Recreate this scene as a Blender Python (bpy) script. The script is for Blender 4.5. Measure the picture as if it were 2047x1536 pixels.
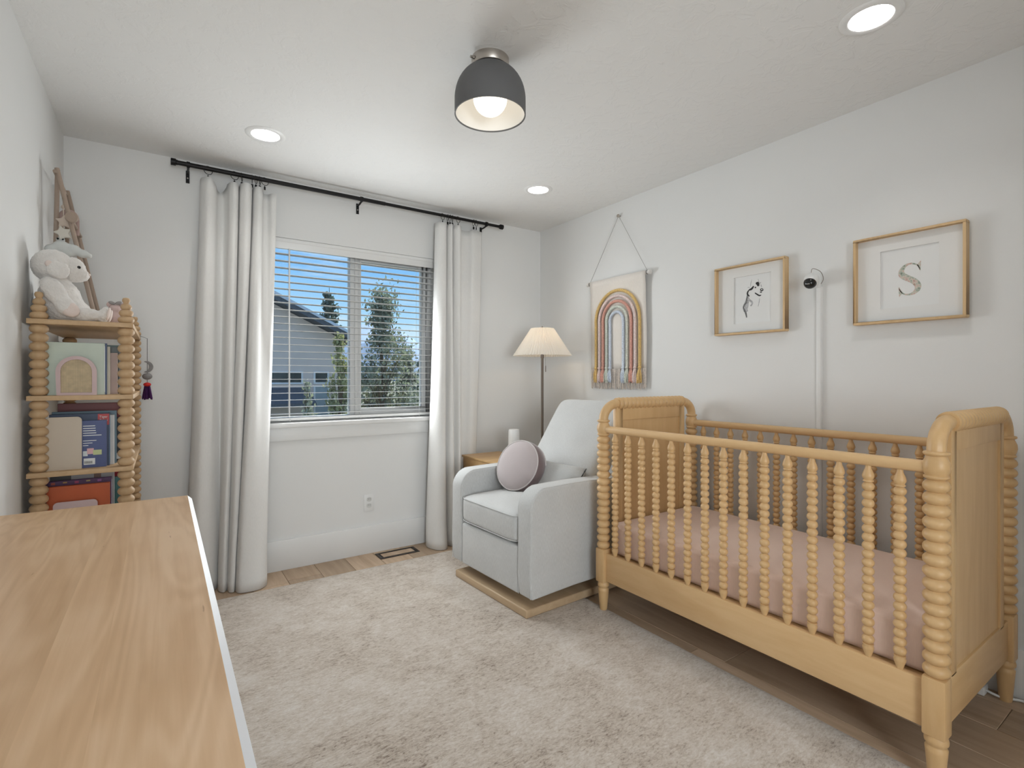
import bpy, bmesh, math, random
from mathutils import Vector, Matrix, Euler
random.seed(7)
R = math.radians
PI = math.pi
for o in list(bpy.data.objects):
    bpy.data.objects.remove(o, do_unlink=True)
scene = bpy.context.scene
COL = scene.collection

# ------------------------------------------------------------------ camera
FOCAL_PX = 1022.0
cam_data = bpy.data.cameras.new('camera')
cam_data.sensor_fit = 'HORIZONTAL'
cam_data.sensor_width = 36.0
cam_data.lens = 36.0 * FOCAL_PX / 2047.0
cam_data.shift_y = -(768.0 - 756.0) / 2047.0
cam_data.clip_start = 0.02
cam_data.clip_end = 3000
cam = bpy.data.objects.new('camera', cam_data)
cam.location = (0, 0, 1.2)
cam.rotation_euler = (R(90), 0, -R(34.35))
COL.objects.link(cam)
scene.camera = cam

# ------------------------------------------------------------------ sky, sun, exposure
SUN_AZ = Vector((0.72, 0.69, 0)).normalized()
SUN_EL = R(48)
world = bpy.data.worlds.new('sky_world')
scene.world = world
world.use_nodes = True
wn = world.node_tree.nodes
wl = world.node_tree.links
wn.clear()
w_out = wn.new('ShaderNodeOutputWorld')
w_bg = wn.new('ShaderNodeBackground')
w_bg.inputs['Strength'].default_value = 1.0
w_tc = wn.new('ShaderNodeTexCoord')
w_sep = wn.new('ShaderNodeSeparateXYZ')
w_ramp = wn.new('ShaderNodeValToRGB')
els = w_ramp.color_ramp.elements
els[0].position = 0.0
els[0].color = (0.62, 0.80, 0.97, 1)
els[1].position = 1.0
els[1].color = (0.07, 0.20, 0.55, 1)
for p, c in ((0.08, (0.50, 0.77, 1.0, 1)), (0.22, (0.20, 0.50, 0.95, 1))):
    e = els.new(p)
    e.color = c
wl.new(w_tc.outputs['Generated'], w_sep.inputs[0])
wl.new(w_sep.outputs['Z'], w_ramp.inputs['Fac'])
w_map = wn.new('ShaderNodeMapping')
w_map.inputs['Scale'].default_value = (2.2, 2.2, 11.0)
w_map.inputs['Location'].default_value = (0.4, 0.1, 0.2)
w_noise = wn.new('ShaderNodeTexNoise')
w_noise.inputs['Scale'].default_value = 1.6
w_noise.inputs['Detail'].default_value = 7
w_noise.inputs['Roughness'].default_value = 0.62
w_cr = wn.new('ShaderNodeValToRGB')
w_cr.color_ramp.elements[0].position = 0.47
w_cr.color_ramp.elements[1].position = 0.72
w_mix = wn.new('ShaderNodeMixRGB')
w_mix.inputs['Color2'].default_value = (0.82, 0.88, 0.95, 1)
wl.new(w_tc.outputs['Generated'], w_map.inputs[0])
wl.new(w_map.outputs[0], w_noise.inputs['Vector'])
wl.new(w_noise.outputs['Fac'], w_cr.inputs['Fac'])
wl.new(w_cr.outputs['Color'], w_mix.inputs['Fac'])
wl.new(w_ramp.outputs['Color'], w_mix.inputs['Color1'])
wl.new(w_mix.outputs['Color'], w_bg.inputs['Color'])
wl.new(w_bg.outputs[0], w_out.inputs[0])

sun_data = bpy.data.lights.new('sun', 'SUN')
sun_data.energy = 16.0
sun_data.angle = R(0.55)
sun_data.color = (1.0, 0.96, 0.90)
sun = bpy.data.objects.new('sun', sun_data)
to_sun = SUN_AZ * math.cos(SUN_EL) + Vector((0, 0, math.sin(SUN_EL)))
sun.rotation_euler = to_sun.to_track_quat('Z', 'Y').to_euler()
sun.location = to_sun * 30
COL.objects.link(sun)

# light from the window, and an unseen fill light added behind the camera
def area_light(name, loc, rot, sx, sy, watts, color):
    d = bpy.data.lights.new(name, 'AREA')
    d.shape = 'RECTANGLE'
    d.size, d.size_y, d.energy, d.color = sx, sy, watts, color
    o = bpy.data.objects.new(name, d)
    o.location = loc
    o.rotation_euler = rot
    COL.objects.link(o)
    return o
area_light('window_daylight', (1.08, 3.448, 1.33), (R(-90), 0, 0), 0.95, 0.78, 18.0, (0.94, 0.985, 1.0))
area_light('hall_fill_light', (-0.10, -2.55, 1.30), (R(108), 0, R(-26)), 1.3, 1.4, 68.0, (0.93, 0.98, 1.0))  # unseen fill light, added to brighten surfaces that face the camera

L_RECESSED = 130.0      # radiance of the recessed lenses
L_GLOBE = 1.3          # radiance of the ceiling globe
L_LAMP = 16.0           # radiance of the floor lamp bulb
scene.view_settings.view_transform = 'Standard'
scene.view_settings.look = 'None'
scene.view_settings.gamma = 1.0
scene.view_settings.use_curve_mapping = False
scene.view_settings.exposure = 0.14

# ------------------------------------------------------------------ room numbers
LW, RW, BW, FW, CH = -0.418, 2.649, 3.451, -0.75, 2.44
RUG_Z = 0.012

# ------------------------------------------------------------------ materials
def new_mat(name):
    m = bpy.data.materials.new(name)
    m.use_nodes = True
    nt = m.node_tree
    b = nt.nodes['Principled BSDF']
    return m, nt, b

def coords(nt, scale=(1, 1, 1), rot=(0, 0, 0), kind='Object'):
    tc = nt.nodes.new('ShaderNodeTexCoord')
    mp = nt.nodes.new('ShaderNodeMapping')
    mp.inputs['Scale'].default_value = scale
    mp.inputs['Rotation'].default_value = rot
    nt.links.new(tc.outputs[kind], mp.inputs[0])
    return mp.outputs[0]

def noise(nt, vec, scale, detail=3, rough=0.5, dist=0.0):
    n = nt.nodes.new('ShaderNodeTexNoise')
    n.inputs['Scale'].default_value = scale
    n.inputs['Detail'].default_value = detail
    n.inputs['Roughness'].default_value = rough
    n.inputs['Distortion'].default_value = dist
    nt.links.new(vec, n.inputs['Vector'])
    return n.outputs['Fac']

def ramp(nt, fac, stops):
    r = nt.nodes.new('ShaderNodeValToRGB')
    e = r.color_ramp.elements
    e[0].position, e[0].color = stops[0][0], (*stops[0][1], 1)
    e[1].position, e[1].color = stops[-1][0], (*stops[-1][1], 1)
    for p, c in stops[1:-1]:
        x = e.new(p)
        x.color = (*c, 1)
    nt.links.new(fac, r.inputs['Fac'])
    return r.outputs['Color']

def bump(nt, b, h, strength=0.2, dist=0.01):
    n = nt.nodes.new('ShaderNodeBump')
    n.inputs['Strength'].default_value = strength
    n.inputs['Distance'].default_value = dist
    nt.links.new(h, n.inputs['Height'])
    nt.links.new(n.outputs[0], b.inputs['Normal'])

def mul(c, k):
    return tuple(min(1.0, x * k) for x in c)

def plain(name, c, rough=0.5, metal=0.0, var=0.06, scale=8.0, bstr=0.0, bscale=200.0, bdist=0.002, spec=0.5, sheen=0.0):
    m, nt, b = new_mat(name)
    v = coords(nt)
    col = ramp(nt, noise(nt, v, scale, 3), [(0.3, mul(c, 1 - var)), (0.7, mul(c, 1 + var))])
    nt.links.new(col, b.inputs['Base Color'])
    b.inputs['Roughness'].default_value = rough
    b.inputs['Metallic'].default_value = metal
    b.inputs['Specular IOR Level'].default_value = spec
    if sheen:
        b.inputs['Sheen Weight'].default_value = sheen
    if bstr:
        bump(nt, b, noise(nt, v, bscale, 2), bstr, bdist)
    return m

def wood(name, c1, c2, axis='Z', rough=0.42, fine=90.0, long=2.2, rand=0.0, knots=False, spec=0.4):
    """grain stretched along one object axis"""
    m, nt, b = new_mat(name)
    s = {'X': (long, fine * 0.35, fine * 0.35), 'Y': (fine * 0.35, long, fine * 0.35), 'Z': (fine * 0.35, fine * 0.35, long)}[axis]
    src = coords(nt, s)
    if rand:
        oi = nt.nodes.new('ShaderNodeObjectInfo')
        add = nt.nodes.new('ShaderNodeVectorMath')
        add.operation = 'ADD'
        mm = nt.nodes.new('ShaderNodeMath')
        mm.operation = 'MULTIPLY'
        mm.inputs[1].default_value = 40
        nt.links.new(oi.outputs['Random'], mm.inputs[0])
        nt.links.new(src, add.inputs[0])
        nt.links.new(mm.outputs[0], add.inputs[1])
        src = add.outputs[0]
    f = noise(nt, src, 1.0, 5, 0.6, 0.5)
    col = ramp(nt, f, [(0.28, c2), (0.5, tuple((a + d) / 2 for a, d in zip(c1, c2))), (0.72, c1)])
    if knots:
        v2 = coords(nt, (1, 1, 1))
        vo = nt.nodes.new('ShaderNodeTexVoronoi')
        vo.inputs['Scale'].default_value = 2.3
        nt.links.new(v2, vo.inputs['Vector'])
        kr = ramp(nt, vo.outputs['Distance'], [(0.018, (0.16, 0.12, 0.10)), (0.06, (1, 1, 1))])
        mx = nt.nodes.new('ShaderNodeMixRGB')
        mx.blend_type = 'MULTIPLY'
        mx.inputs['Fac'].default_value = 1.0
        nt.links.new(col, mx.inputs['Color1'])
        nt.links.new(kr, mx.inputs['Color2'])
        col = mx.outputs[0]
    if rand:
        hs = nt.nodes.new('ShaderNodeHueSaturation')
        mr = nt.nodes.new('ShaderNodeMapRange')
        mr.inputs['To Min'].default_value = 1 - rand
        mr.inputs['To Max'].default_value = 1 + rand
        nt.links.new(oi.outputs['Random'], mr.inputs['Value'])
        nt.links.new(mr.outputs[0], hs.inputs['Value'])
        nt.links.new(col, hs.inputs['Color'])
        col = hs.outputs[0]
    nt.links.new(col, b.inputs['Base Color'])
    b.inputs['Roughness'].default_value = rough
    b.inputs['Specular IOR Level'].default_value = spec
    bump(nt, b, f, 0.05, 0.002)
    return m

def emit(name, c, s):
    m, nt, b = new_mat(name)
    b.inputs['Base Color'].default_value = (*c, 1)
    b.inputs['Emission Color'].default_value = (*c, 1)
    b.inputs['Emission Strength'].default_value = s
    return m

def fabric(name, c, rough=0.9, var=0.10, weave=420.0, bstr=0.25, sheen=0.25, slub=True):
    m, nt, b = new_mat(name)
    v = coords(nt)
    n1 = noise(nt, v, 6, 2)
    n2 = noise(nt, coords(nt, (1, 1, 0.12)), weave, 2, 0.6)
    mx = nt.nodes.new('ShaderNodeMath')
    mx.operation = 'MULTIPLY_ADD'
    mx.inputs[1].default_value = 0.75
    nt.links.new(n2, mx.inputs[0])
    m2 = nt.nodes.new('ShaderNodeMath')
    m2.operation = 'MULTIPLY'
    m2.inputs[1].default_value = 0.25
    nt.links.new(n1, m2.inputs[0])
    nt.links.new(m2.outputs[0], mx.inputs[2])
    col = ramp(nt, mx.outputs[0], [(0.3, mul(c, 1 - var)), (0.7, mul(c, 1 + var))])
    nt.links.new(col, b.inputs['Base Color'])
    b.inputs['Roughness'].default_value = rough
    b.inputs['Sheen Weight'].default_value = sheen
    b.inputs['Specular IOR Level'].default_value = 0.2
    bump(nt, b, n2, bstr, 0.001)
    return m

M = {}
M['wall'] = plain('wall_paint', (0.80, 0.80, 0.79), 0.75, var=0.012, scale=1.5, bstr=0.10, bscale=120, bdist=0.002, spec=0.25)
def ceiling_mat():
    m, nt, b = new_mat('ceiling_paint')
    v = coords(nt)
    b.inputs['Base Color'].default_value = (0.82, 0.82, 0.81, 1)
    b.inputs['Roughness'].default_value = 0.8
    b.inputs['Specular IOR Level'].default_value = 0.2
    f = noise(nt, v, 14, 5, 0.62, 0.8)
    r = ramp(nt, f, [(0.50, (0, 0, 0)), (0.60, (1, 1, 1))])
    bump(nt, b, r, 0.30, 0.004)
    return m
M['ceiling'] = ceiling_mat()
M['trim'] = plain('white_trim_paint', (0.80, 0.80, 0.79), 0.4, var=0.01, spec=0.4)
M['oak'] = wood('oak_floor', (0.55, 0.41, 0.29), (0.40, 0.28, 0.18), 'Y', 0.45, 70, 2.0, rand=0.16, knots=True)
M['seam'] = plain('plank_gap', (0.06, 0.045, 0.03), 0.9)
M['crib'] = wood('natural_beech', (0.70, 0.47, 0.24), (0.61, 0.385, 0.18), 'Z', 0.40, 60, 3.0)
M['crib_y'] = wood('natural_beech_rail', (0.73, 0.50, 0.265), (0.64, 0.41, 0.20), 'Y', 0.40, 60, 3.0)
M['crib_x'] = wood('natural_beech_cross', (0.70, 0.47, 0.24), (0.61, 0.385, 0.18), 'X', 0.40, 60, 3.0)
M['shelfwood'] = wood('pale_turned_wood', (0.60, 0.41, 0.24), (0.50, 0.33, 0.18), 'Z', 0.5, 60, 3.0)
M['shelfwood_y'] = wood('pale_shelf_board', (0.60, 0.41, 0.235), (0.50, 0.33, 0.18), 'Y', 0.5, 60, 3.0)
def maple_mat():
    """flat-sawn boards: wavy cathedral figure, fine streaks, small dark flecks, each board its own tint"""
    m, nt, b = new_mat('maple_top')
    oi = nt.nodes.new('ShaderNodeObjectInfo')
    def shifted(v):
        add = nt.nodes.new('ShaderNodeVectorMath')
        add.operation = 'ADD'
        mm = nt.nodes.new('ShaderNodeMath')
        mm.operation = 'MULTIPLY'
        mm.inputs[1].default_value = 31
        nt.links.new(oi.outputs['Random'], mm.inputs[0])
        nt.links.new(v, add.inputs[0])
        nt.links.new(mm.outputs[0], add.inputs[1])
        return add.outputs[0]
    fig = noise(nt, shifted(coords(nt, (7.5, 0.9, 1))), 1.0, 2, .5, 1.2)
    wv = nt.nodes.new('ShaderNodeMath')
    wv.operation = 'MULTIPLY'
    wv.inputs[1].default_value = 60
    nt.links.new(fig, wv.inputs[0])
    sn = nt.nodes.new('ShaderNodeMath')
    sn.operation = 'SINE'
    nt.links.new(wv.outputs[0], sn.inputs[0])
    mr = nt.nodes.new('ShaderNodeMapRange')
    mr.inputs['From Min'].default_value = -1
    nt.links.new(sn.outputs[0], mr.inputs['Value'])
    st = noise(nt, shifted(coords(nt, (55, 2.2, 1))), 1.0, 4, .6, .3)
    cl = noise(nt, shifted(coords(nt, (5, 3, 1))), 1.0, 3, .5)
    def mth(op, x, y):
        n = nt.nodes.new('ShaderNodeMath')
        n.operation = op
        for i, q in enumerate((x, y)):
            if isinstance(q, (int, float)):
                n.inputs[i].default_value = q
            else:
                nt.links.new(q, n.inputs[i])
        return n.outputs[0]
    f = mth('ADD', mth('MULTIPLY', mr.outputs[0], .10), mth('ADD', mth('MULTIPLY', st, .38), mth('MULTIPLY', cl, .52)))
    col = ramp(nt, f, [(.36, (.55, .345, .185)), (.50, (.645, .43, .25)), (.64, (.73, .515, .325))])
    fl = noise(nt, shifted(coords(nt, (60, 9, 1))), 1.0, 2, .5)
    fr = ramp(nt, fl, [(.205, (.45, .33, .22)), (.25, (1, 1, 1))])
    mx = nt.nodes.new('ShaderNodeMixRGB')
    mx.blend_type = 'MULTIPLY'
    mx.inputs['Fac'].default_value = 1
    nt.links.new(col, mx.inputs['Color1'])
    nt.links.new(fr, mx.inputs['Color2'])
    hs = nt.nodes.new('ShaderNodeHueSaturation')
    m2 = nt.nodes.new('ShaderNodeMapRange')
    m2.inputs['To Min'].default_value = .95
    m2.inputs['To Max'].default_value = 1.06
    nt.links.new(oi.outputs['Random'], m2.inputs['Value'])
    nt.links.new(m2.outputs[0], hs.inputs['Value'])
    nt.links.new(mx.outputs[0], hs.inputs['Color'])
    nt.links.new(hs.outputs[0], b.inputs['Base Color'])
    b.inputs['Roughness'].default_value = .36
    return m
M['maple'] = maple_mat()
M['plywood'] = wood('glider_base_wood', (0.56, 0.41, 0.26), (0.47, 0.33, 0.20), 'Y', 0.4, 60, 3)
M['frame'] = wood('light_oak_frame', (0.74, 0.53, 0.30), (0.64, 0.43, 0.22), 'Z', 0.45, 80, 3)
M['table'] = wood('honey_table', (0.62, 0.40, 0.19), (0.52, 0.32, 0.14), 'X', 0.4, 60, 3)
M['gymwood'] = wood('pale_dowel', (0.40, 0.31, 0.25), (0.33, 0.25, 0.19), 'Z', 0.5, 60, 3)
M['white'] = plain('white_enamel', (0.82, 0.82, 0.81), 0.35, var=0.01)
M['vinyl'] = plain('white_vinyl', (0.82, 0.82, 0.81), 0.35, var=0.01)
M['edge'] = plain('white_edge_band', (0.86, 0.88, 0.92), 0.3, var=0.01)
M['black'] = plain('black_metal', (0.018, 0.017, 0.018), 0.45, 0.6, var=0.1)
M['bronze'] = plain('dark_bronze', (0.045, 0.032, 0.026), 0.4, 0.7, var=0.1)
M['nickel'] = plain('brushed_nickel', (0.50, 0.46, 0.42), 0.35, 1.0, var=0.04)
M['pole'] = plain('brushed_bronze_pole', (0.27, 0.23, 0.20), 0.4, 0.8, var=0.05)
M['shade_out'] = plain('charcoal_shade', (0.115, 0.115, 0.117), 0.6, var=0.05)
M['shade_in'] = plain('white_shade_lining', (0.84, 0.83, 0.80), 0.5, var=0.01)
M['curtain'] = fabric('linen_curtain', (0.80, 0.79, 0.77), var=0.035, bstr=0.12, sheen=0.1)
M['glider'] = fabric('grey_upholstery', (0.57, 0.575, 0.57), var=0.12, bstr=0.3)
M['lumbar'] = fabric('grey_pillow', (0.47, 0.47, 0.46), var=0.10, bstr=0.25)
M['mauve'] = fabric('mauve_velvet', (0.46, 0.40, 0.40), var=0.05, bstr=0.08, sheen=0.6)
M['mauve_dark'] = fabric('dark_mauve_velvet', (0.17, 0.12, 0.12), var=0.08, bstr=0.08, sheen=0.6)
M['piping'] = fabric('pale_piping', (0.58, 0.54, 0.53), var=0.04)
M['sheet'] = fabric('blush_sheet', (0.84, 0.65, 0.56), var=0.03, weave=260, bstr=0.12, sheen=0.1)
M['plush'] = plain('white_plush', (0.78, 0.74, 0.70), 0.95, var=0.05, scale=20, bstr=0.55, bscale=140, bdist=0.006, sheen=0.5)
M['plush_pink'] = plain('blush_plush', (0.78, 0.66, 0.60), 0.95, var=0.04, scale=20, bstr=0.3, bscale=140, bdist=0.004, sheen=0.4)
M['eye'] = plain('black_eye', (0.01, 0.01, 0.01), 0.15)
M['dark'] = plain('dark_recess', (0.03, 0.03, 0.03), 0.8)
M['roller'] = plain('grey_roller', (0.1, 0.1, 0.1), 0.6)

def lampshade_mat():
    m, nt, b = new_mat('pleated_cream_shade')
    nt.nodes.remove(b)
    out = nt.nodes['Material Output']
    d = nt.nodes.new('ShaderNodeBsdfDiffuse')
    t = nt.nodes.new('ShaderNodeBsdfTranslucent')
    d.inputs['Color'].default_value = (0.88, 0.85, 0.79, 1)
    t.inputs['Color'].default_value = (0.90, 0.84, 0.74, 1)
    mx = nt.nodes.new('ShaderNodeMixShader')
    mx.inputs[0].default_value = 0.35
    nt.links.new(d.outputs[0], mx.inputs[1])
    nt.links.new(t.outputs[0], mx.inputs[2])
    nt.links.new(mx.outputs[0], out.inputs[0])
    return m
M['lampshade'] = lampshade_mat()

def glass_mat():
    m, nt, b = new_mat('window_glass')
    nt.nodes.remove(b)
    out = nt.nodes['Material Output']
    t = nt.nodes.new('ShaderNodeBsdfTransparent')
    t.inputs['Color'].default_value = (0.95, 0.98, 0.97, 1)
    g = nt.nodes.new('ShaderNodeBsdfGlossy')
    g.inputs['Roughness'].default_value = 0.02
    fr = nt.nodes.new('ShaderNodeFresnel')
    fr.inputs['IOR'].default_value = 1.35
    mx = nt.nodes.new('ShaderNodeMixShader')
    nt.links.new(fr.outputs[0], mx.inputs[0])
    nt.links.new(t.outputs[0], mx.inputs[1])
    nt.links.new(g.outputs[0], mx.inputs[2])
    nt.links.new(mx.outputs[0], out.inputs[0])
    return m
M['glass'] = glass_mat()

def rug_mat():
    m, nt, b = new_mat('heathered_wool_rug')
    v = coords(nt)
    big = noise(nt, v, 3.2, 4, 0.6, 0.6)
    vs = coords(nt, (1.0, 2.4, 1), (0, 0, R(-24)))
    fine = noise(nt, vs, 58, 5, 0.72, 0.6)
    mid = noise(nt, vs, 17, 4, 0.65, 0.8)
    # faint worn border and motif lattice
    vl = coords(nt, (1, 1, 1))
    wv = nt.nodes.new('ShaderNodeTexVoronoi')
    wv.feature = 'DISTANCE_TO_EDGE'
    wv.inputs['Scale'].default_value = 9
    nt.links.new(vl, wv.inputs['Vector'])
    def mth(op, a, c):
        n = nt.nodes.new('ShaderNodeMath')
        n.operation = op
        for i, x in enumerate((a, c)):
            if isinstance(x, (int, float)):
                n.inputs[i].default_value = x
            else:
                nt.links.new(x, n.inputs[i])
        return n.outputs[0]
    f = mth('ADD', mth('MULTIPLY', fine, 0.62), mth('ADD', mth('MULTIPLY', mid, 0.26), mth('MULTIPLY', big, 0.34)))
    f = mth('ADD', f, mth('MULTIPLY', wv.outputs['Distance'], 0.10))
    col = ramp(nt, f, [(0.47, (0.22, 0.165, 0.125)), (0.54, (0.46, 0.385, 0.315)), (0.62, (0.59, 0.515, 0.44)), (0.76, (0.72, 0.665, 0.61))])
    nt.links.new(col, b.inputs['Base Color'])
    b.inputs['Roughness'].default_value = 0.95
    b.inputs['Specular IOR Level'].default_value = 0.1
    b.inputs['Sheen Weight'].default_value = 0.3
    bump(nt, b, fine, 0.7, 0.006)
    return m
M['rug'] = rug_mat()

# ------------------------------------------------------------------ mesh builder
class MB:
    def __init__(s):
        s.v = []
        s.f = []

    def add(s, vs, fs):
        k = len(s.v)
        s.v += [tuple(p) for p in vs]
        s.f += [tuple(i + k for i in f) for f in fs]
        return s

    def box(s, x0, x1, y0, y1, z0, z1):
        return s.add([(x0, y0, z0), (x1, y0, z0), (x1, y1, z0), (x0, y1, z0), (x0, y0, z1), (x1, y0, z1), (x1, y1, z1), (x0, y1, z1)],
                     [(0, 3, 2, 1), (4, 5, 6, 7), (0, 1, 5, 4), (1, 2, 6, 5), (2, 3, 7, 6), (3, 0, 4, 7)])

    def obox(s, c, dx, dy, dz, ax=(1, 0, 0), ay=(0, 1, 0)):
        ax = Vector(ax).normalized()
        ay = Vector(ay).normalized()
        az = ax.cross(ay).normalized()
        c = Vector(c)
        vs = []
        for k in (-.5, .5):
            for a, b in ((-.5, -.5), (.5, -.5), (.5, .5), (-.5, .5)):
                vs.append(c + ax * dx * a + ay * dy * b + az * dz * k)
        return s.add(vs, [(0, 3, 2, 1), (4, 5, 6, 7), (0, 1, 5, 4), (1, 2, 6, 5), (2, 3, 7, 6), (3, 0, 4, 7)])

    def lathe(s, prof, seg=20, c=(0, 0, 0), axis='Z', caps=True):
        """prof: (r, h) pairs"""
        vs = []
        fs = []
        for r, h in prof:
            for i in range(seg):
                a = 2 * PI * i / seg
                x, y = r * math.cos(a), r * math.sin(a)
                if axis == 'Z':
                    p = (c[0] + x, c[1] + y, c[2] + h)
                elif axis == 'X':
                    p = (c[0] + h, c[1] + x, c[2] + y)
                else:
                    p = (c[0] + y, c[1] + h, c[2] + x)
                vs.append(p)
        n = len(prof)
        for j in range(n - 1):
            for i in range(seg):
                a = j * seg + i
                b = j * seg + (i + 1) % seg
                fs.append((a, b, b + seg, a + seg))
        if caps:
            fs.append(tuple(reversed(range(seg))))
            fs.append(tuple((n - 1) * seg + i for i in range(seg)))
        return s.add(vs, fs)

    def tube(s, path, r, seg=10, closed=False, caps=True, ang=None):
        path = [Vector(p) for p in path]
        n = len(path)
        vs = []
        fs = []
        up = None
        for j in range(n):
            if closed:
                t = (path[(j + 1) % n] - path[j - 1]).normalized()
            else:
                t = (path[min(j + 1, n - 1)] - path[max(j - 1, 0)]).normalized()
            if up is None:
                up = Vector((0, 0, 1)) if abs(t.z) < 0.9 else Vector((1, 0, 0))
            u = (up - t * up.dot(t))
            if u.length < 1e-6:
                u = Vector((1, 0, 0)) - t * t.x
            u.normalize()
            up = u
            w = t.cross(u)
            for i in range(seg):
                a = 2 * PI * i / seg
                rr = r(j / (n - 1), a) if callable(r) else (r[j] if isinstance(r, (list, tuple)) else r)
                vs.append(path[j] + (u * math.cos(a) + w * math.sin(a)) * rr)
        m = n if closed else n - 1
        for j in range(m):
            for i in range(seg):
                a = j * seg + i
                b = j * seg + (i + 1) % seg
                c2 = ((j + 1) % n) * seg + (i + 1) % seg
                d = ((j + 1) % n) * seg + i
                fs.append((a, b, c2, d))
        if caps and not closed:
            fs.append(tuple(reversed(range(seg))))
            fs.append(tuple((n - 1) * seg + i for i in range(seg)))
        return s.add(vs, fs)

    def grid(s, rows, wrap=False):
        nr, nc = len(rows), len(rows[0])
        vs = [p for r in rows for p in r]
        fs = []
        for j in range(nr - 1):
            for i in range(nc if wrap else nc - 1):
                a = j * nc + i
                b = j * nc + (i + 1) % nc
                fs.append((a, b, b + nc, a + nc))
        return s.add(vs, fs)

    def prism(s, poly, axis, a0, a1):
        """extrude a 2D polygon along an axis; X: poly=(y,z)  Y: poly=(x,z)  Z: poly=(x,y)"""
        n = len(poly)
        def P(p, a):
            return {'X': (a, p[0], p[1]), 'Y': (p[0], a, p[1]), 'Z': (p[0], p[1], a)}[axis]
        vs = [P(p, a0) for p in poly] + [P(p, a1) for p in poly]
        fs = [tuple(range(n)), tuple(reversed(range(n, 2 * n)))]
        for i in range(n):
            j = (i + 1) % n
            fs.append((i, i + n, j + n, j))
        return s.add(vs, fs)

    def ball(s, c, r, seg=16, rings=10, rot=None):
        if not isinstance(r, (tuple, list)):
            r = (r, r, r)
        rot = rot or Matrix.Identity(3)
        vs = []
        fs = []
        c = Vector(c)
        for j in range(rings + 1):
            th = PI * j / rings
            for i in range(seg):
                a = 2 * PI * i / seg
                p = Vector((r[0] * math.sin(th) * math.cos(a), r[1] * math.sin(th) * math.sin(a), r[2] * math.cos(th)))
                vs.append(c + rot @ p)
        for j in range(rings):
            for i in range(seg):
                a = j * seg + i
                b = j * seg + (i + 1) % seg
                fs.append((a, a + seg, b + seg, b))
        return s.add(vs, fs)

    def mesh(s, name, bev=0.0, bseg=2, smooth=True, sharp=38):
        me = bpy.data.meshes.new(name)
        me.from_pydata(s.v, [], s.f)
        bm = bmesh.new()
        bm.from_mesh(me)
        bmesh.ops.remove_doubles(bm, verts=bm.verts, dist=1e-6)
        bmesh.ops.dissolve_degenerate(bm, dist=1e-7, edges=bm.edges)
        bmesh.ops.recalc_face_normals(bm, faces=bm.faces)
        if bev:
            es = [e for e in bm.edges if len(e.link_faces) == 2 and e.calc_face_angle(0) > 0.6]
            bmesh.ops.bevel(bm, geom=es, offset=bev, segments=bseg, profile=0.5, affect='EDGES', clamp_overlap=True)
        bm.to_mesh(me)
        bm.free()
        if smooth:
            for p in me.polygons:
                p.use_smooth = True
            me.set_sharp_from_angle(angle=R(sharp))
        return me

def root_of(o):
    while o.parent:
        o = o.parent
    return o

def empty(name, loc=(0, 0, 0), rz=0.0):
    o = bpy.data.objects.new(name, None)
    o.empty_display_size = 0.05
    o.location = loc
    o.rotation_euler = (0, 0, rz)
    COL.objects.link(o)
    return o

def obj(name, me, mat, parent=None, loc=(0, 0, 0), rot=(0, 0, 0)):
    o = bpy.data.objects.new(name, me)
    if mat is not None and not me.materials:
        me.materials.append(M[mat] if isinstance(mat, str) else mat)
    o.location = loc
    o.rotation_euler = rot
    if parent:
        o.parent = parent
    COL.objects.link(o)
    return o

def part(name, mb, mat, parent=None, bev=0.0, bseg=2, smooth=True, sharp=38, local=False):
    """mesh given in world numbers; stored relative to the root of the thing (unrotated roots)"""
    me = mb.mesh(name, bev, bseg, smooth, sharp)
    if parent is not None and not local:
        off = root_of(parent).location
        me.transform(Matrix.Translation(-off))
    return obj(name, me, mat, parent)

def single(name, mb, mat, origin, **k):
    me = mb.mesh(name, **k)
    me.transform(Matrix.Translation(-Vector(origin)))
    return obj(name, me, mat, None, origin)

def tag(o, label, cat, group=None):
    o['label'] = label
    o['category'] = cat
    if group:
        o['group'] = group
    return o

def struct(o):
    o['kind'] = 'structure'
    return o

def arc(cx, cz, r, a0, a1, n):
    return [(cx + r * math.cos(R(a0 + (a1 - a0) * i / n)), cz + r * math.sin(R(a0 + (a1 - a0) * i / n))) for i in range(n + 1)]

def smooth_path(pts, n=8):
    pts = [Vector(p) for p in pts]
    out = []
    for i in range(len(pts) - 1):
        p0, p1, p2, p3 = pts[max(i - 1, 0)], pts[i], pts[i + 1], pts[min(i + 2, len(pts) - 1)]
        for k in range(n):
            t = k / n
            out.append(0.5 * ((2 * p1) + (p2 - p0) * t + (2 * p0 - 5 * p1 + 4 * p2 - p3) * t * t + (3 * p1 - p0 - 3 * p2 + p3) * t ** 3))
    out.append(pts[-1])
    return out

# ================================================================== THE ROOM
# floor with real planks
floor = struct(part('floor', MB().box(LW - .1, RW + .1, FW - .1, BW + .1, -0.06, -0.012), 'seam', smooth=False))
PWID = 0.193
plank_cache = {}
x = 0.611 - 6 * PWID
col = 0
while x < RW:
    x0, x1 = max(x, LW), min(x + PWID, RW)
    if x1 - x0 > 0.01:
        y = FW - random.uniform(0.0, 1.1)
        while y < BW:
            ln = random.choice((1.15, 1.4, 1.75))
            y0, y1 = max(y, FW), min(y + ln, BW)
            if y1 - y0 > 0.02:
                mb = MB().box(-(x1 - x0) / 2 + .0008, (x1 - x0) / 2 - .0008, -(y1 - y0) / 2 + .0008, (y1 - y0) / 2 - .0008, -0.012, 0.0)
                o = obj('plank', mb.mesh('plank', bev=0.0012, bseg=1), 'oak', floor, ((x0 + x1) / 2, (y0 + y1) / 2, 0))
            y += ln
    x += PWID
    col += 1

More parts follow.
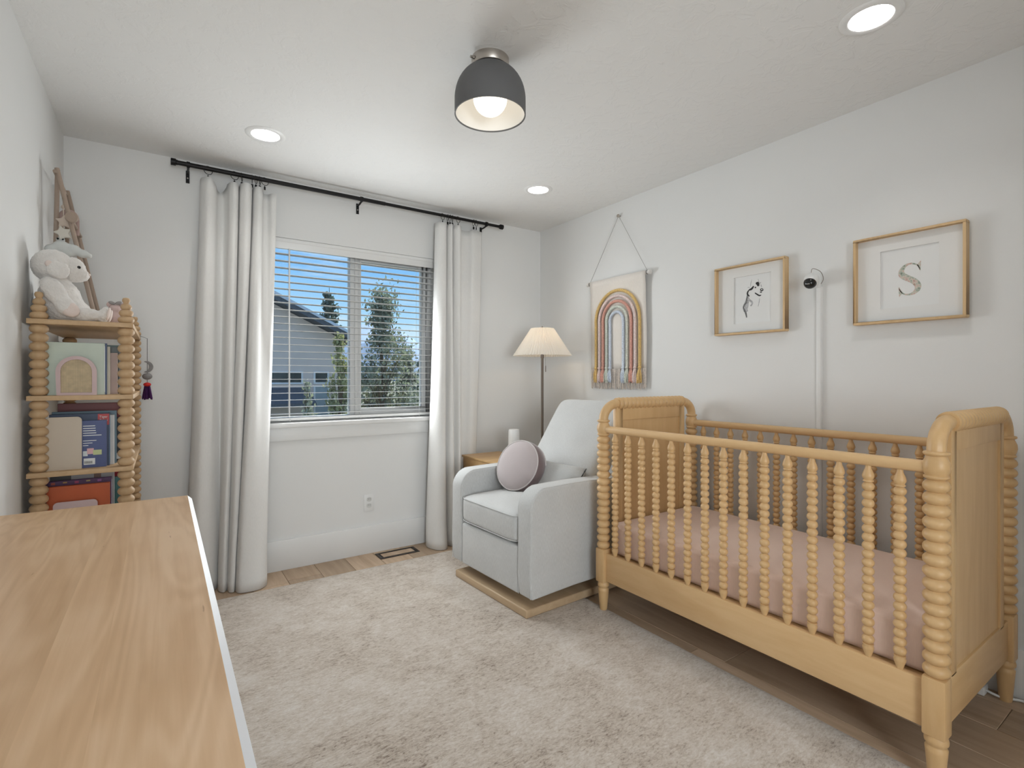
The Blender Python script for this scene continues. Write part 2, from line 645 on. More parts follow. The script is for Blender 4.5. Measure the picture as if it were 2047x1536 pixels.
# window opening
WX0, WX1, WZ0, WZ1 = 0.495, 1.668, 0.918, 2.080
WT = 0.16
mb = MB()
mb.box(LW - .1, WX0, BW, BW + WT, -0.06, CH + .1)
mb.box(WX1, RW + .1, BW, BW + WT, -0.06, CH + .1)
mb.box(WX0, WX1, BW, BW + WT, -0.06, WZ0 - .03)
mb.box(WX0, WX1, BW, BW + WT, WZ1, CH + .1)
wall_back = struct(part('wall_back', mb, 'wall', smooth=False))
struct(part('wall_left', MB().box(LW - .12, LW, FW - .12, BW, -0.06, CH + .1), 'wall', smooth=False))
struct(part('wall_right', MB().box(RW, RW + .12, FW - .12, BW, -0.06, CH + .1), 'wall', smooth=False))
OX0, OX1, OZ = -0.30, 1.20, 2.08          # wide unseen doorway behind the camera, added to let the fill light in
struct(part('wall_front', MB().box(LW - .12, OX0, FW - .12, FW, -0.06, CH + .1).box(OX1, RW + .12, FW - .12, FW, -0.06, CH + .1).box(OX0, OX1, FW - .12, FW, OZ, CH + .1), 'wall', smooth=False))
HX0, HX1, HY0, HY1 = -0.95, 1.85, -2.60, FW - .12  # unseen hall, added to house the fill light
struct(part('floor_hall', MB().box(HX0 - .1, HX1 + .1, HY0 - .1, FW, -.06, 0.0), 'oak', smooth=False))
struct(part('ceiling_hall', MB().box(HX0 - .1, HX1 + .1, HY0 - .1, HY1, CH, CH + .1), 'ceiling', smooth=False))
struct(part('wall_hall_left', MB().box(HX0 - .1, HX0, HY0 - .1, HY1, -.06, CH), 'wall', smooth=False))
struct(part('wall_hall_right', MB().box(HX1, HX1 + .1, HY0 - .1, HY1, -.06, CH), 'wall', smooth=False))
struct(part('wall_hall_end', MB().box(HX0, HX1, HY0 - .1, HY0, -.06, .58).box(HX0, HX1, HY0 - .1, HY0, 2.22, CH).box(HX0, -.80, HY0 - .1, HY0, .58, 2.22).box(.62, HX1, HY0 - .1, HY0, .58, 2.22), 'wall', smooth=False))  # end wall with a made-up window opening behind the fill light
struct(part('trim_3', MB().box(OX0 - .08, OX0, FW, FW + .014, 0, OZ + .08).box(OX1, OX1 + .08, FW, FW + .014, 0, OZ + .08).box(OX0, OX1, FW, FW + .014, OZ, OZ + .08), 'trim', bev=.002))

# ceiling with round holes for the recessed lamps
CANS = [(0.433, 2.860), (2.040, 2.680), (2.010, 0.755), (0.433, 0.755)]
def ceiling_mesh():
    from mathutils.geometry import delaunay_2d_cdt
    r, n = 0.068, 32
    vs = [Vector(p) for p in ((LW - .05, FW - .05), (RW + .05, FW - .05), (RW + .05, BW + .05), (LW - .05, BW + .05))]
    es = [(0, 1), (1, 2), (2, 3), (3, 0)]
    for cx, cy in CANS:
        k = len(vs)
        vs += [Vector((cx + r * math.cos(2 * PI * i / n), cy + r * math.sin(2 * PI * i / n))) for i in range(n)]
        es += [(k + i, k + (i + 1) % n) for i in range(n)]
    ov, oe, of, *_ = delaunay_2d_cdt(vs, es, [], 0, 1e-6)
    fs = []
    for f in of:
        c = sum((ov[i] for i in f), Vector((0, 0))) / len(f)
        if all((c - Vector(p)).length > r * .98 for p in CANS):
            fs.append(tuple(reversed(f)))
    me = bpy.data.meshes.new('ceiling')
    me.from_pydata([(p.x, p.y, CH) for p in ov], [], fs)
    return me
ceil_me = ceiling_mesh()
ceiling = struct(obj('ceiling', ceil_me, 'ceiling'))
roof_slab = struct(part('ceiling_slab', MB().box(LW - .1, RW + .1, FW - .1, BW + WT, CH + .12, CH + .2), 'wall', ceiling, smooth=False))

# baseboards
BH, BT = 0.188, 0.016
struct(part('baseboard_back', MB().box(LW, RW, BW - BT, BW, 0, BH), 'trim', bev=0.002))
struct(part('baseboard_right', MB().box(RW - BT, RW, FW, BW - BT, 0, BH), 'trim', bev=0.002))
struct(part('baseboard_left', MB().box(LW, LW + BT, FW, BW - BT, 0, BH), 'trim', bev=0.002))
struct(part('baseboard_front', MB().box(OX1 + .08, RW - BT, FW, FW + BT, 0, BH), 'trim', bev=0.002))

# window: vinyl slider set deep in the wall
win = struct(empty('window_1', (WX0, BW, WZ0)))
FY0, FY1 = BW + .075, BW + .135
mb = MB()
fw = 0.042
mb.box(WX0, WX0 + fw, FY0, FY1, WZ0, WZ1)
mb.box(WX1 - fw, WX1, FY0, FY1, WZ0, WZ1)
mb.box(WX0 + fw, WX1 - fw, FY0, FY1, WZ0, WZ0 + .03)
mb.box(WX0 + fw, WX1 - fw, FY0, FY1, WZ1 - fw, WZ1)
part('window_frame', mb, 'vinyl', win, bev=0.002)
mb = MB()
MX0, MX1 = 1.062, 1.138
mb.box(MX0, MX0 + .030, FY0 - .005, FY1, WZ0 + .03, WZ1 - fw)
mb.box(MX0 + .0305, MX0 + .052, FY0 - .012, FY1, WZ0 + .03, WZ1 - fw)
mb.box(MX0 + .0525, MX1, FY0 - .004, FY1, WZ0 + .03, WZ1 - fw)
part('window_mullion', mb, 'vinyl', win, bev=0.0015)
mb = MB()                       # the sliding sash on the right
mb.box(MX1, WX1 - fw, FY0 + .005, FY1 - .01, WZ0 + .03, WZ0 + .072)
mb.box(WX1 - fw - .03, WX1 - fw, FY0 + .005, FY1 - .01, WZ0 + .072, WZ1 - fw)
mb.box(MX1, WX1 - fw - .03, FY0 + .005, FY1 - .01, WZ1 - fw - .03, WZ1 - fw)
part('window_sash', mb, 'vinyl', win, bev=0.002)
part('window_pane', MB().box(WX0 + fw, MX0, FY0 + .03, FY0 + .034, WZ0 + .03, WZ1 - fw), 'glass', win, smooth=False)
part('window_pane', MB().box(MX1, WX1 - fw - .03, FY0 + .022, FY0 + .026, WZ0 + .072, WZ1 - fw - .03), 'glass', win, smooth=False)
struct(part('trim_1', MB().box(WX0 - .05, WX1 + .05, BW - .03, FY0, WZ0 - .03, WZ0), 'trim', bev=0.004))      # stool
struct(part('trim_2', MB().box(WX0 - .03, WX1 + .03, BW - .014, BW, WZ0 - .112, WZ0 - .03), 'trim', bev=0.002))  # apron

# ================================================================== OUTSIDE
OUT = {}
OUT['stucco'] = plain('grey_stucco', (0.68, 0.57, 0.52), 0.9, var=0.06, scale=2)
OUT['soffit'] = plain('soffit', (0.20, 0.22, 0.26), 0.8)
OUT['shingle'] = plain('shingles', (0.10, 0.11, 0.13), 0.9, var=0.2, scale=30)
OUT['fascia'] = plain('pale_fascia', (0.55, 0.60, 0.68), 0.6)
OUT['glassdark'] = plain('dark_glass', (0.04, 0.055, 0.06), 0.15, var=0.3)
OUT['doorpane'] = plain('pale_door_pane', (0.30, 0.36, 0.40), 0.3)
OUT['trimw'] = plain('house_trim', (0.72, 0.72, 0.74), 0.6)
OUT['bark'] = plain('bark', (0.10, 0.08, 0.06), 0.9, var=0.2, scale=20)
def leaf_mat(name, c, tr, k):
    m, nt, b = new_mat(name)
    nt.nodes.remove(b)
    out = nt.nodes['Material Output']
    v = coords(nt)
    n = noise(nt, v, 5, 3)
    d = nt.nodes.new('ShaderNodeBsdfDiffuse')
    t = nt.nodes.new('ShaderNodeBsdfTranslucent')
    nt.links.new(ramp(nt, n, [(.3, mul(c, .6)), (.7, mul(c, 1.4))]), d.inputs['Color'])
    nt.links.new(ramp(nt, n, [(.3, mul(tr, .6)), (.7, mul(tr, 1.4))]), t.inputs['Color'])
    mx = nt.nodes.new('ShaderNodeMixShader')
    mx.inputs[0].default_value = k
    nt.links.new(d.outputs[0], mx.inputs[1])
    nt.links.new(t.outputs[0], mx.inputs[2])
    nt.links.new(mx.outputs[0], out.inputs[0])
    return m
OUT['leaf'] = leaf_mat('grey_green_leaf', (0.30, 0.32, 0.26), (0.12, 0.14, 0.08), .3)
OUT['leaf2'] = leaf_mat('yellow_green_leaf', (0.34, 0.35, 0.20), (0.18, 0.19, 0.08), .35)
OUT['pine'] = leaf_mat('blue_green_needles', (0.17, 0.22, 0.20), (0.05, 0.07, 0.05), .25)
OUT['grass'] = plain('lawn', (0.020, 0.030, 0.018), 0.9, var=0.3, scale=0.6)
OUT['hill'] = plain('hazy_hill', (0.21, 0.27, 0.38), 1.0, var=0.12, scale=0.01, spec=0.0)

mb = MB()
mb.add([(-150, BW + 1.5, -3.0), (300, BW + 1.5, -3.0), (600, 700, -3.0), (-300, 700, -3.0)], [(0, 1, 2, 3)])
struct(part('ground', mb, OUT['grass'], smooth=False))
rows = [[], [], []]
rnd = random.Random(3)
for i in range(81):
    X = -200 + i * 17
    n = 56 + 20 * math.sin(i * 0.22 + 2.2) + 9 * math.sin(i * 0.71 + .4) + 5 * rnd.random()
    rows[0].append((X, 640 + 20 * math.sin(i), -4))
    rows[1].append((X, 690 + 20 * math.sin(i * .7), n * 0.62 + 3 * rnd.random()))
    rows[2].append((X, 760, n))
struct(part('hills', MB().grid(rows), OUT['hill']))

# neighbour house, gable towards us
HY = 16.0
house = empty('neighbour_house', (0, HY, -3.0))
tag(house, 'grey stucco gabled house seen through the blinds', 'house')
AX, AZ, SL = -2.2, 5.82, 0.488
def roof_z(X):
    return AZ - SL * abs(X - AX)
EX = 4.55
poly = [(-8.9, -3.0), (EX, -3.0), (EX, roof_z(EX) - .12), (AX, AZ - .12), (-8.9, roof_z(-8.9) - .12)]
part('house_wall', MB().prism(poly, 'Y', HY, HY + 9), OUT['stucco'], house, smooth=False)
ex = EX + .35
poly = [(AX, AZ + .10), (ex, roof_z(ex) + .10), (ex, roof_z(ex) - .10), (AX, AZ - .10)]
rf = part('house_roof', MB().prism(poly, 'Y', HY - .55, HY + 9.5).prism([(2 * AX - a, b) for a, b in poly], 'Y', HY - .55, HY + 9.5), OUT['shingle'], house, smooth=False)
poly = [(AX, AZ + .13), (ex, roof_z(ex) + .13), (ex, roof_z(ex) + .045), (AX, AZ + .045)]
part('fascia', MB().prism(poly, 'Y', HY - .58, HY - .55).prism([(2 * AX - a, b) for a, b in poly], 'Y', HY - .58, HY - .55), OUT['fascia'], rf, smooth=False)
for k in range(4):             # shadow boards of the soffit
    pass
def hwin(x0, x1, z0, z1, pane):
    t = .05
    mb = MB()
    mb.box(x0 - t, x1 + t, HY - .04, HY, z1, z1 + t).box(x0 - t, x1 + t, HY - .04, HY, z0 - t, z0)
    mb.box(x0 - t, x0, HY - .04, HY, z0, z1).box(x1, x1 + t, HY - .04, HY, z0, z1)
    f = part('house_window', mb, OUT['trimw'], house, smooth=False)
    part('house_pane', MB().box(x0, x1, HY - .015, HY - .005, z0, z1), pane, f, smooth=False)
hwin(2.35, 3.38, 1.07, 1.35, OUT['glassdark'])
hwin(3.78, 4.13, 1.07, 1.35, OUT['glassdark'])
hwin(0.6, 1.7, 1.07, 1.35, OUT['glassdark'])
hwin(3.78, 4.14, -0.9, 0.93, OUT['doorpane'])
part('porch_roof', MB().prism([(HY - 1.1, 0.50), (HY, 0.92), (HY, 0.80), (HY - 1.1, 0.40)], 'X', 1.6, 3.56), OUT['shingle'], house, smooth=False)
for px in (1.75, 3.42):
    part('porch_post', MB().box(px - .05, px + .05, HY - 1.0, HY - .9, -3.0, 0.43), OUT['trimw'], house, smooth=False)

def leaf_mesh(pts, size, rnd, n_each=1):
    vs, fs = [], []
    for p in pts:
        a, b = rnd.uniform(0, 2 * PI), rnd.uniform(-1, 1)
        q = Euler((rnd.uniform(0, PI), rnd.uniform(0, PI), a)).to_matrix()
        s = size * rnd.uniform(.6, 1.3)
        k = len(vs)
        for u, w, h in ((-.5, 0, 0), (0, -.28, .06), (.5, 0, 0), (0, .28, .06)):
            vs.append(tuple(Vector(p) + q @ Vector((u * s, w * s, h * s))))
        fs.append((k, k + 1, k + 2, k + 3))
    return vs, fs

def broadleaf(base, h, w, n, mat, label, seed, lo=0.12, size=0.12, group=None, trunk_r=.06):
    rnd = random.Random(seed)
    t = empty('broadleaf_tree', base)
    tag(t, label, 'tree', group)
    b = Vector(base)
    mb = MB()
    mb.tube([b + Vector((0, 0, 0)), b + Vector((.05, 0, h * .4)), b + Vector((-.03, .03, h * .93))], [trunk_r, trunk_r * .7, .01], 8)
    clumps = []
    for i in range(46):
        f = lo + (1 - lo) * rnd.random() ** 0.9
        rad = w * (math.sin(PI * min(1, .18 + f * .86)) ** .8) * rnd.uniform(.2, 1)
        a = rnd.uniform(0, 2 * PI)
        c = b + Vector((rad * math.cos(a), rad * math.sin(a) * .8, h * f))
        clumps.append((c, w * rnd.uniform(.13, .30)))
        st = b + Vector((0, 0, max(.15, f - .16) * h))
        mb.tube([st, (st + c) / 2 + Vector((0, 0, .05)), c], [trunk_r * .35, trunk_r * .22, .006], 5)
    part('trunk', mb, OUT['bark'], t)
    pts = []
    for i in range(n):
        c, r = rnd.choice(clumps)
        pts.append(c + Vector((rnd.gauss(0, r * .55), rnd.gauss(0, r * .55), rnd.gauss(0, r * .75))))
    vs, fs = leaf_mesh(pts, size, rnd)
    m2 = MB().add(vs, fs)
    part('crown', m2, OUT[mat], t, smooth=False)

def conifer(base, h, w, n, label, seed, size=0.2, group=None, sparse=False):
    rnd = random.Random(seed)
    t = empty('conifer_tree', base)
    tag(t, label, 'tree', group)
    b = Vector(base)
    mb = MB().tube([b, b + Vector((0, 0, h))], [.10, .012], 7)
    pts = []
    nb = 60
    for i in range(nb):
        f = .08 + .9 * i / nb
        L = w * (1 - f) ** .8 * rnd.uniform(.6, 1.1) + .1
        a = i * 2.4
        d = Vector((math.cos(a), math.sin(a), -.18))
        st = b + Vector((0, 0, h * f))
        mb.tube([st, st + d * L], [.025, .006], 4)
        for k in range(n // nb):
            u = rnd.random() ** .6
            pts.append(st + d * L * u + Vector((rnd.gauss(0, .06 + .04 * L), rnd.gauss(0, .06 + .04 * L), rnd.gauss(-.03, .05 + .03 * L))))
    part('trunk', mb, OUT['bark'], t)
    vs, fs = leaf_mesh(pts, size, rnd)
    part('crown', MB().add(vs, fs), OUT['pine'], t, smooth=False)

broadleaf((4.40, 12.0, -3.0), 6.05, 1.15, 9000, 'leaf', 'large grey-green leafy tree in the middle of the window view', 11, lo=.26, size=.10)
broadleaf((2.98, 10.6, -3.0), 5.0, 0.40, 2400, 'leaf2', 'slim yellow-green tree in front of the house gable', 5, lo=.45, size=.085, trunk_r=.04)
broadleaf((5.55, 13.2, -3.0), 4.9, 0.75, 4200, 'leaf', 'smaller leafy tree near the right window jamb', 23, lo=.25, size=.10)
broadleaf((2.00, 9.0, -3.0), 4.1, 0.26, 1100, 'leaf', 'low bushy tree at the bottom left of the window view', 31, lo=.5, size=.08, trunk_r=.03)
broadleaf((3.55, 13.0, -3.0), 3.6, 0.55, 2400, 'leaf', 'rounded shrub against the house wall', 37, lo=.2, size=.10)
broadleaf((5.30, 15.0, -3.0), 4.2, 0.95, 4200, 'leaf', 'leafy shrub standing behind the large tree', 41, lo=.2, size=.11)
conifer((6.55, 25.0, -3.0), 8.5, 1.55, 4800, 'tall pointed conifer behind the roof edge', 4, .20)
conifer((6.50, 14.0, -3.0), 5.5, 0.62, 4200, 'dark conifer beside the right window jamb', 9, .13)

# ================================================================== BLIND
blind = empty('window_blind', (1.08, BW + .035, WZ0))
tag(blind, 'white horizontal slat blind lowered over the window', 'blind')
BY = BW + .036
bx0, bx1 = WX0 + .006, WX1 - .006
part('head_rail', MB().box(bx0, bx1, BY - .026, BY + .026, WZ1 - .052, WZ1 - .002), 'white', blind, bev=.003)
part('valance', MB().prism([(BY - .033, WZ1 - .068), (BY - .028, WZ1 - .068), (BY - .028, WZ1 - .002), (BY - .036, WZ1 - .002), (BY - .036, WZ1 - .022), (BY - .033, WZ1 - .026)], 'X', bx0, bx1), 'white', blind, bev=.001)
LADX = [0.665, 1.115, 1.545]
def slat_mesh():
    mb = MB()
    hw, th = .025, .0028
    ys = [-hw, -.0035, .0035, hw]
    L = (bx1 - bx0)
    def zc(y):
        return .002 * (1 - (y / hw) ** 2)
    xs = [bx0]
    for l in LADX:
        xs += [l - .009, l + .009]
    xs.append(bx1)
    # slotted slat: solid blocks around the three cord slots
    def blk(x0, x1, y0, y1):
        mb.add([(x0, y0, zc(y0) - th / 2), (x1, y0, zc(y0) - th / 2), (x1, y1, zc(y1) - th / 2), (x0, y1, zc(y1) - th / 2),
                (x0, y0, zc(y0) + th / 2), (x1, y0, zc(y0) + th / 2), (x1, y1, zc(y1) + th / 2), (x0, y1, zc(y1) + th / 2)],
               [(0, 3, 2, 1), (4, 5, 6, 7), (0, 1, 5, 4), (1, 2, 6, 5), (2, 3, 7, 6), (3, 0, 4, 7)])
    for i in range(len(xs) - 1):
        x0, x1 = xs[i] - 1.08, xs[i + 1] - 1.08
        if i % 2 == 0:
            blk(x0, x1, -hw, hw)
        else:
            blk(x0, x1, -hw, ys[1])
            blk(x0, x1, ys[2], hw)
    me = bpy.data.meshes.new('slat')
    me.from_pydata(mb.v, [], mb.f)
    return me
sl = slat_mesh()
PITCH = 0.0440
z = 1.984
n_slats = 0
while z > WZ0 + .045:
    obj('slat', sl, 'white', blind, (0, 0.001, z - WZ0))
    z -= PITCH
    n_slats += 1
part('bottom_rail', MB().box(bx0, bx1, BY - .025, BY + .025, WZ0 + .012, WZ0 + .030), 'white', blind, bev=.004)
for lx in LADX:
    for dy in (-.0265, .0265):
        part('ladder_cord', MB().tube([(lx, BY + dy, WZ0 + .012), (lx, BY + dy, WZ1 - .05)], .0011, 5), 'white', blind)
    part('cord_knot', MB().tube([(lx, BY - .028, WZ0 + .03), (lx + .004, BY - .031, WZ0 + .016), (lx - .003, BY - .031, WZ0 + .008)], .0016, 5), 'white', blind)
part('tilt_wand', MB().tube([(0.66, BY - .034, WZ1 - .06), (0.66, BY - .035, WZ0 + .04)], .0035, 8), 'white', blind)

# ================================================================== CURTAIN ROD AND CURTAINS
RY, RZ = BW - .09, 2.386
rod = empty('curtain_rod', (1.12, RY, RZ))
tag(rod, 'black metal curtain rod spanning above the window', 'curtain rod')
part('pole', MB().lathe([(.0125, 0.05), (.0125, 1.25)], 14, (0, RY, RZ), 'X').lathe([(.0105, 1.25), (.0105, 2.20)], 14, (0, RY, RZ), 'X'), 'black', rod)
for xe, d in ((0.036, 1), (2.209, -1)):
    part('finial', MB().lathe([(.0125, 0), (.019, .001), (.019, .024), (.0145, .026), (.0145, .032)] if d > 0 else [(.0145, -.032), (.0145, -.026), (.019, -.024), (.019, -.001), (.0125, 0)], 14, (xe, RY, RZ), 'X'), 'black', rod)
for xb in (0.118, 1.090, 2.060):
    mb = MB()
    mb.box(xb - .009, xb + .009, BW - .004, BW, RZ - .075, RZ - .005)
    mb.tube([(xb, BW - .003, RZ - .02), (xb, BW - .045, RZ - .02), (xb, BW - .075, RZ - .016), (xb, RY, RZ - .014)], .006, 8)
    mb.lathe([(.0165, -.008), (.0165, .008)], 14, (xb, RY, RZ), 'X')
    part('bracket', mb, 'black', rod, bev=0)
    part('screw', MB().lathe([(.004, -.0065), (.004, -.004)], 8, (xb, BW, RZ - .048), 'Y'), 'nickel', rod)

def curtain(name, label, top, bot, ztop, rings, seed, sag):
    rnd = random.Random(seed)
    x0 = sum(p[0] for p in top) / len(top)
    t = empty('curtain', (x0, RY, 0.0))
    tag(t, label, 'curtain', 'linen curtains at the window')
    T = smooth_path([(p[0], p[1], 0) for p in top], 5)
    B = smooth_path([(p[0], p[1], 0) for p in bot], 5)
    NR = 46
    rows = []
    for j in range(NR + 1):
        f = j / NR
        row = []
        # folds drift from the top shape to the hem shape
        g = f ** 1.25
        for i, (a, b) in enumerate(zip(T, B)):
            u = i / (len(T) - 1)
            p = a.lerp(b, g)
            zt = ztop(p.x if f < .02 else a.x)
            zz = zt * (1 - f) + 0.004 * f
            wob = .004 * math.sin(u * 21 + f * 9 + seed) * math.sin(f * PI)
            kick = 0.0
            if f > .93:
                kick = -.012 * (f - .93) / .07
            row.append((p.x + wob * .6, p.y + wob + kick, zz))
        rows.append(row)
    me = MB().grid(rows).mesh('fabric', sharp=80)
    me.transform(Matrix.Translation(-Vector(t.location)))
    o = obj('fabric', me, 'curtain', t)
    md = o.modifiers.new('thick', 'SOLIDIFY')
    md.thickness = .0022
    md.offset = 0
    # stitched hem
    hem = [(p[0], p[1] - .0022, p[2] + .0) for p in rows[int(NR * .955)]]
    for rx, ry, ang in rings:
        ca, sa = math.cos(R(ang)), math.sin(R(ang))
        cz = RZ - .010
        ring = [(rx + .023 * math.cos(a) * sa, RY + .023 * math.cos(a) * ca, cz + .023 * math.sin(a)) for a in [2 * PI * k / 20 for k in range(20)]]
        rg = part('curtain_ring', MB().tube(ring, .0017, 6, closed=True), 'black', t)
        mb = MB().obox((rx, RY, cz - .040), .011, .007, .018, (ca, sa, 0), (-sa, ca, 0)).tube([(rx, RY, cz - .023), (rx, RY, cz - .034)], .0013, 5)
        part('clip', mb, 'black', rg)
    return t

topL = [(.178, 3.43), (.183, 3.375), (.213, 3.335), (.248, 3.355), (.262, 3.405), (.292, 3.425), (.312, 3.395), (.322, 3.355), (.345, 3.335), (.366, 3.365), (.371, 3.425),
        (.378, 3.36), (.405, 3.325), (.434, 3.355), (.442, 3.425), (.449, 3.36), (.470, 3.330), (.491, 3.355), (.503, 3.405), (.528, 3.41), (.547, 3.38), (.572, 3.37)]
botL = [(.098, 3.415), (.100, 3.36), (.140, 3.315), (.195, 3.315), (.235, 3.335), (.262, 3.375), (.258, 3.345), (.262, 3.30), (.282, 3.275), (.302, 3.31), (.304, 3.37),
        (.300, 3.31), (.308, 3.255), (.330, 3.25), (.342, 3.31), (.338, 3.26), (.350, 3.215), (.395, 3.20), (.450, 3.205), (.492, 3.245), (.506, 3.31), (.500, 3.385)]
def ztL(X):
    if X < .31:
        return 2.333 - .055 * max(0, math.sin(PI * min(1, max(0, (X - .225) / .10)))) ** 1.5
    return 2.330 + (.006 if .375 < X < .44 else 0) - (0.012 if X > .5 else 0)
curtain('curtain', 'pale linen curtain left of the window reaching the floor', topL, botL, ztL,
        [(.213, 0, 70), (.345, 0, 66), (.383, 0, 15), (.437, 0, 8), (.457, 0, 22), (.478, 0, 18), (.505, 0, 62)], 1, None)
topR = [(1.640, 3.395), (1.650, 3.35), (1.685, 3.335), (1.715, 3.36), (1.722, 3.42), (1.731, 3.36), (1.748, 3.335), (1.762, 3.36), (1.770, 3.42), (1.780, 3.36), (1.810, 3.335), (1.838, 3.36),
        (1.850, 3.405), (1.885, 3.42), (1.925, 3.41), (1.950, 3.385), (1.985, 3.385), (2.040, 3.40)]
botR = [(1.560, 3.39), (1.545, 3.33), (1.570, 3.245), (1.625, 3.215), (1.665, 3.26), (1.672, 3.33), (1.690, 3.27), (1.720, 3.24), (1.750, 3.28), (1.765, 3.34), (1.785, 3.28), (1.815, 3.33),
        (1.835, 3.39), (1.855, 3.405), (1.880, 3.40), (1.905, 3.385), (1.935, 3.385), (1.965, 3.40)]
curtain('curtain', 'pale linen curtain right of the window behind the armchair', topR, botR, lambda X: 2.328 - (.006 if 1.85 < X < 1.94 else 0),
        [(1.685, 0, 60), (1.726, 0, 12), (1.745, 0, 6), (1.765, 0, 16), (1.812, 0, 64), (1.945, 0, 10), (1.968, 0, 58)], 4, None)

# ================================================================== CEILING LAMPS
LENS = emit('led_lens', (1.0, 0.98, 0.95), L_RECESSED)
can_names = ['round recessed ceiling light above the left curtain', 'round recessed ceiling light near the window wall corner',
             'round recessed ceiling light at the upper right over the crib', 'round recessed ceiling light over the dresser']
for (cx, cy), lb in zip(CANS, can_names):
    t = empty('recessed_light', (cx, cy, CH))
    tag(t, lb, 'ceiling light', 'recessed ceiling lights')
    part('trim_ring', MB().lathe([(.066, .0), (.066, -.003), (.070, -.006), (.088, -.005), (.094, -.001), (.094, .0)], 40, (cx, cy, CH), caps=False), 'white', t, sharp=50)
    part('baffle', MB().lathe([(.0665, -.002), (.062, .025), (.055, .052), (.049, .064), (.0485, .066)], 40, (cx, cy, CH), caps=False), 'white', t)
    part('lens', MB().lathe([(.0005, 0), (.0495, 0)], 32, (cx, cy, CH + .0655), caps=False), LENS, t, smooth=False)
    part('housing', MB().lathe([(.0665, .001), (.08, .002), (.08, .085), (.0005, .085)], 24, (cx, cy, CH), caps=False), 'white', t)

PX, PY = 1.053, 1.691
fix = empty('dome_ceiling_light', (PX, PY, CH))
tag(fix, 'charcoal dome ceiling light with white lining and glowing globe', 'ceiling light')
part('canopy', MB().lathe([(.073, 0), (.073, -.030), (.070, -.034), (.02, -.0342)], 40, (PX, PY, CH)), 'nickel', fix)
part('set_screw', MB().lathe([(.005, 0), (.005, .010), (.007, .010), (.007, .014)], 10, (PX - .088, PY, CH - .018), 'X'), 'nickel', fix)
prof = []
Z0, HH, RR = 2.224, 0.190, 0.138
for i in range(19):
    a = i / 18
    if a < .25:
        r = RR
        zz = Z0 + HH * .30 * (a / .25)
    else:
        th = (a - .25) / .75 * PI / 2
        r = RR * math.cos(th) ** .80 if th < PI / 2 - .01 else .001
        zz = Z0 + HH * (.30 + .70 * math.sin(th))
    prof.append((max(r, .02), zz))
part('shade', MB().lathe(prof, 56, (PX, PY, 0), caps=False), 'shade_out', fix, sharp=60)
inner = [(max(r - .004, .015), min(zz, Z0 + HH - .004)) for r, zz in prof]
part('shade_lining', MB().lathe(inner, 56, (PX, PY, 0), caps=False), 'shade_in', fix, sharp=60)
part('rim', MB().lathe([(RR + .0004, Z0 + .003), (RR + .0004, Z0 - .001), (RR - .0045, Z0 - .001), (RR - .0045, Z0 + .003)], 56, (PX, PY, 0), caps=False), 'shade_out', fix)
part('globe_bulb', MB().ball((PX, PY, 2.288), .066, 28, 18), emit('globe_glow', (1.0, 0.93, 0.82), L_GLOBE), fix)
part('bulb_socket', MB().lathe([(.024, 2.345), (.024, 2.405)], 20, (PX, PY, 0)), 'white', fix)

# ================================================================== RUG
rug_x0, rug_x1, rug_y0, rug_y1 = 0.09, 1.900, 0.30, 3.172
mb = MB()
nx, ny = 60, 90
rows = []
for j in range(ny + 1):
    row = []
    for i in range(nx + 1):
        X = rug_x0 + (rug_x1 - rug_x0) * i / nx
        Y = rug_y0 + (rug_y1 - rug_y0) * j / ny
        e = min(i, nx - i, j, ny - j)
        zz = RUG_Z if e > 0 else .002
        row.append((X + (random.uniform(-.002, .002) if e == 0 else 0), Y + (random.uniform(-.002, .002) if e == 0 else 0), zz))
    rows.append(row)
mb.grid(rows)
mb.add([(rug_x0, rug_y0, .0005), (rug_x1, rug_y0, .0005), (rug_x1, rug_y1, .0005), (rug_x0, rug_y1, .0005)], [(0, 3, 2, 1)])
tag(single('area_rug', mb, 'rug', (0.995, 1.73, 0)), 'beige and cream heathered area rug on the wood floor', 'rug')

# ================================================================== CRIB
CXF, CXB, CYF, CYB = 1.872, 2.592, 0.535, 1.905      # post axes
crib = empty('spindle_crib', ((CXF + CXB) / 2, (CYF + CYB) / 2, 0))
tag(crib, 'natural wood spindle crib standing along the right wall', 'crib')
def bead_prof(z0, z1, n, rw, rb, k=6):
    out = []
    p = (z1 - z0) / n
    for i in range(n):
        for j in range(k):
            t = j / k
            out.append((rw + (rb - rw) * math.sin(PI * t) ** .70, z0 + p * (i + t)))
    out.append((rw, z1))
    return out
def post_mesh(z0):
    foot = [(.0175, z0), (.0195, z0 + .004), (.027, .108), (.028, .118), (.0235, .124), (.0235, .128), (.029, .134), (.030, .142), (.028, .150), (.026, .156)]
    mb = MB().lathe(foot, 22)
    sp = [(.027, .325)] + bead_prof(.327, .902, 16, .0212, .0338, 7) + [(.027, .905), (.031, .909), (.031, .913), (.027, .916), (.031, .925), (.0335, .938), (.032, .954), (.027, .966), (.025, .972),
          (.031, .976), (.0325, .980), (.031, .984), (.024, .986)]
    mb.lathe(sp, 22)
    me = mb.mesh('post', sharp=60)
    return me
def block_mesh():
    return MB().box(-.029, .029, -.029, .029, .155, .327).mesh('post_block', bev=.006, bseg=2)
pm_f, pm_b, bm_ = post_mesh(RUG_Z), post_mesh(0.0), block_mesh()
off = Vector(crib.location)
for X in (CXF, CXB):
    for Y in (CYF, CYB):
        p = obj('post', pm_f if X == CXF else pm_b, 'crib', crib, (X - off.x, Y - off.y, 0))
        obj('post_block', bm_, 'crib', p)
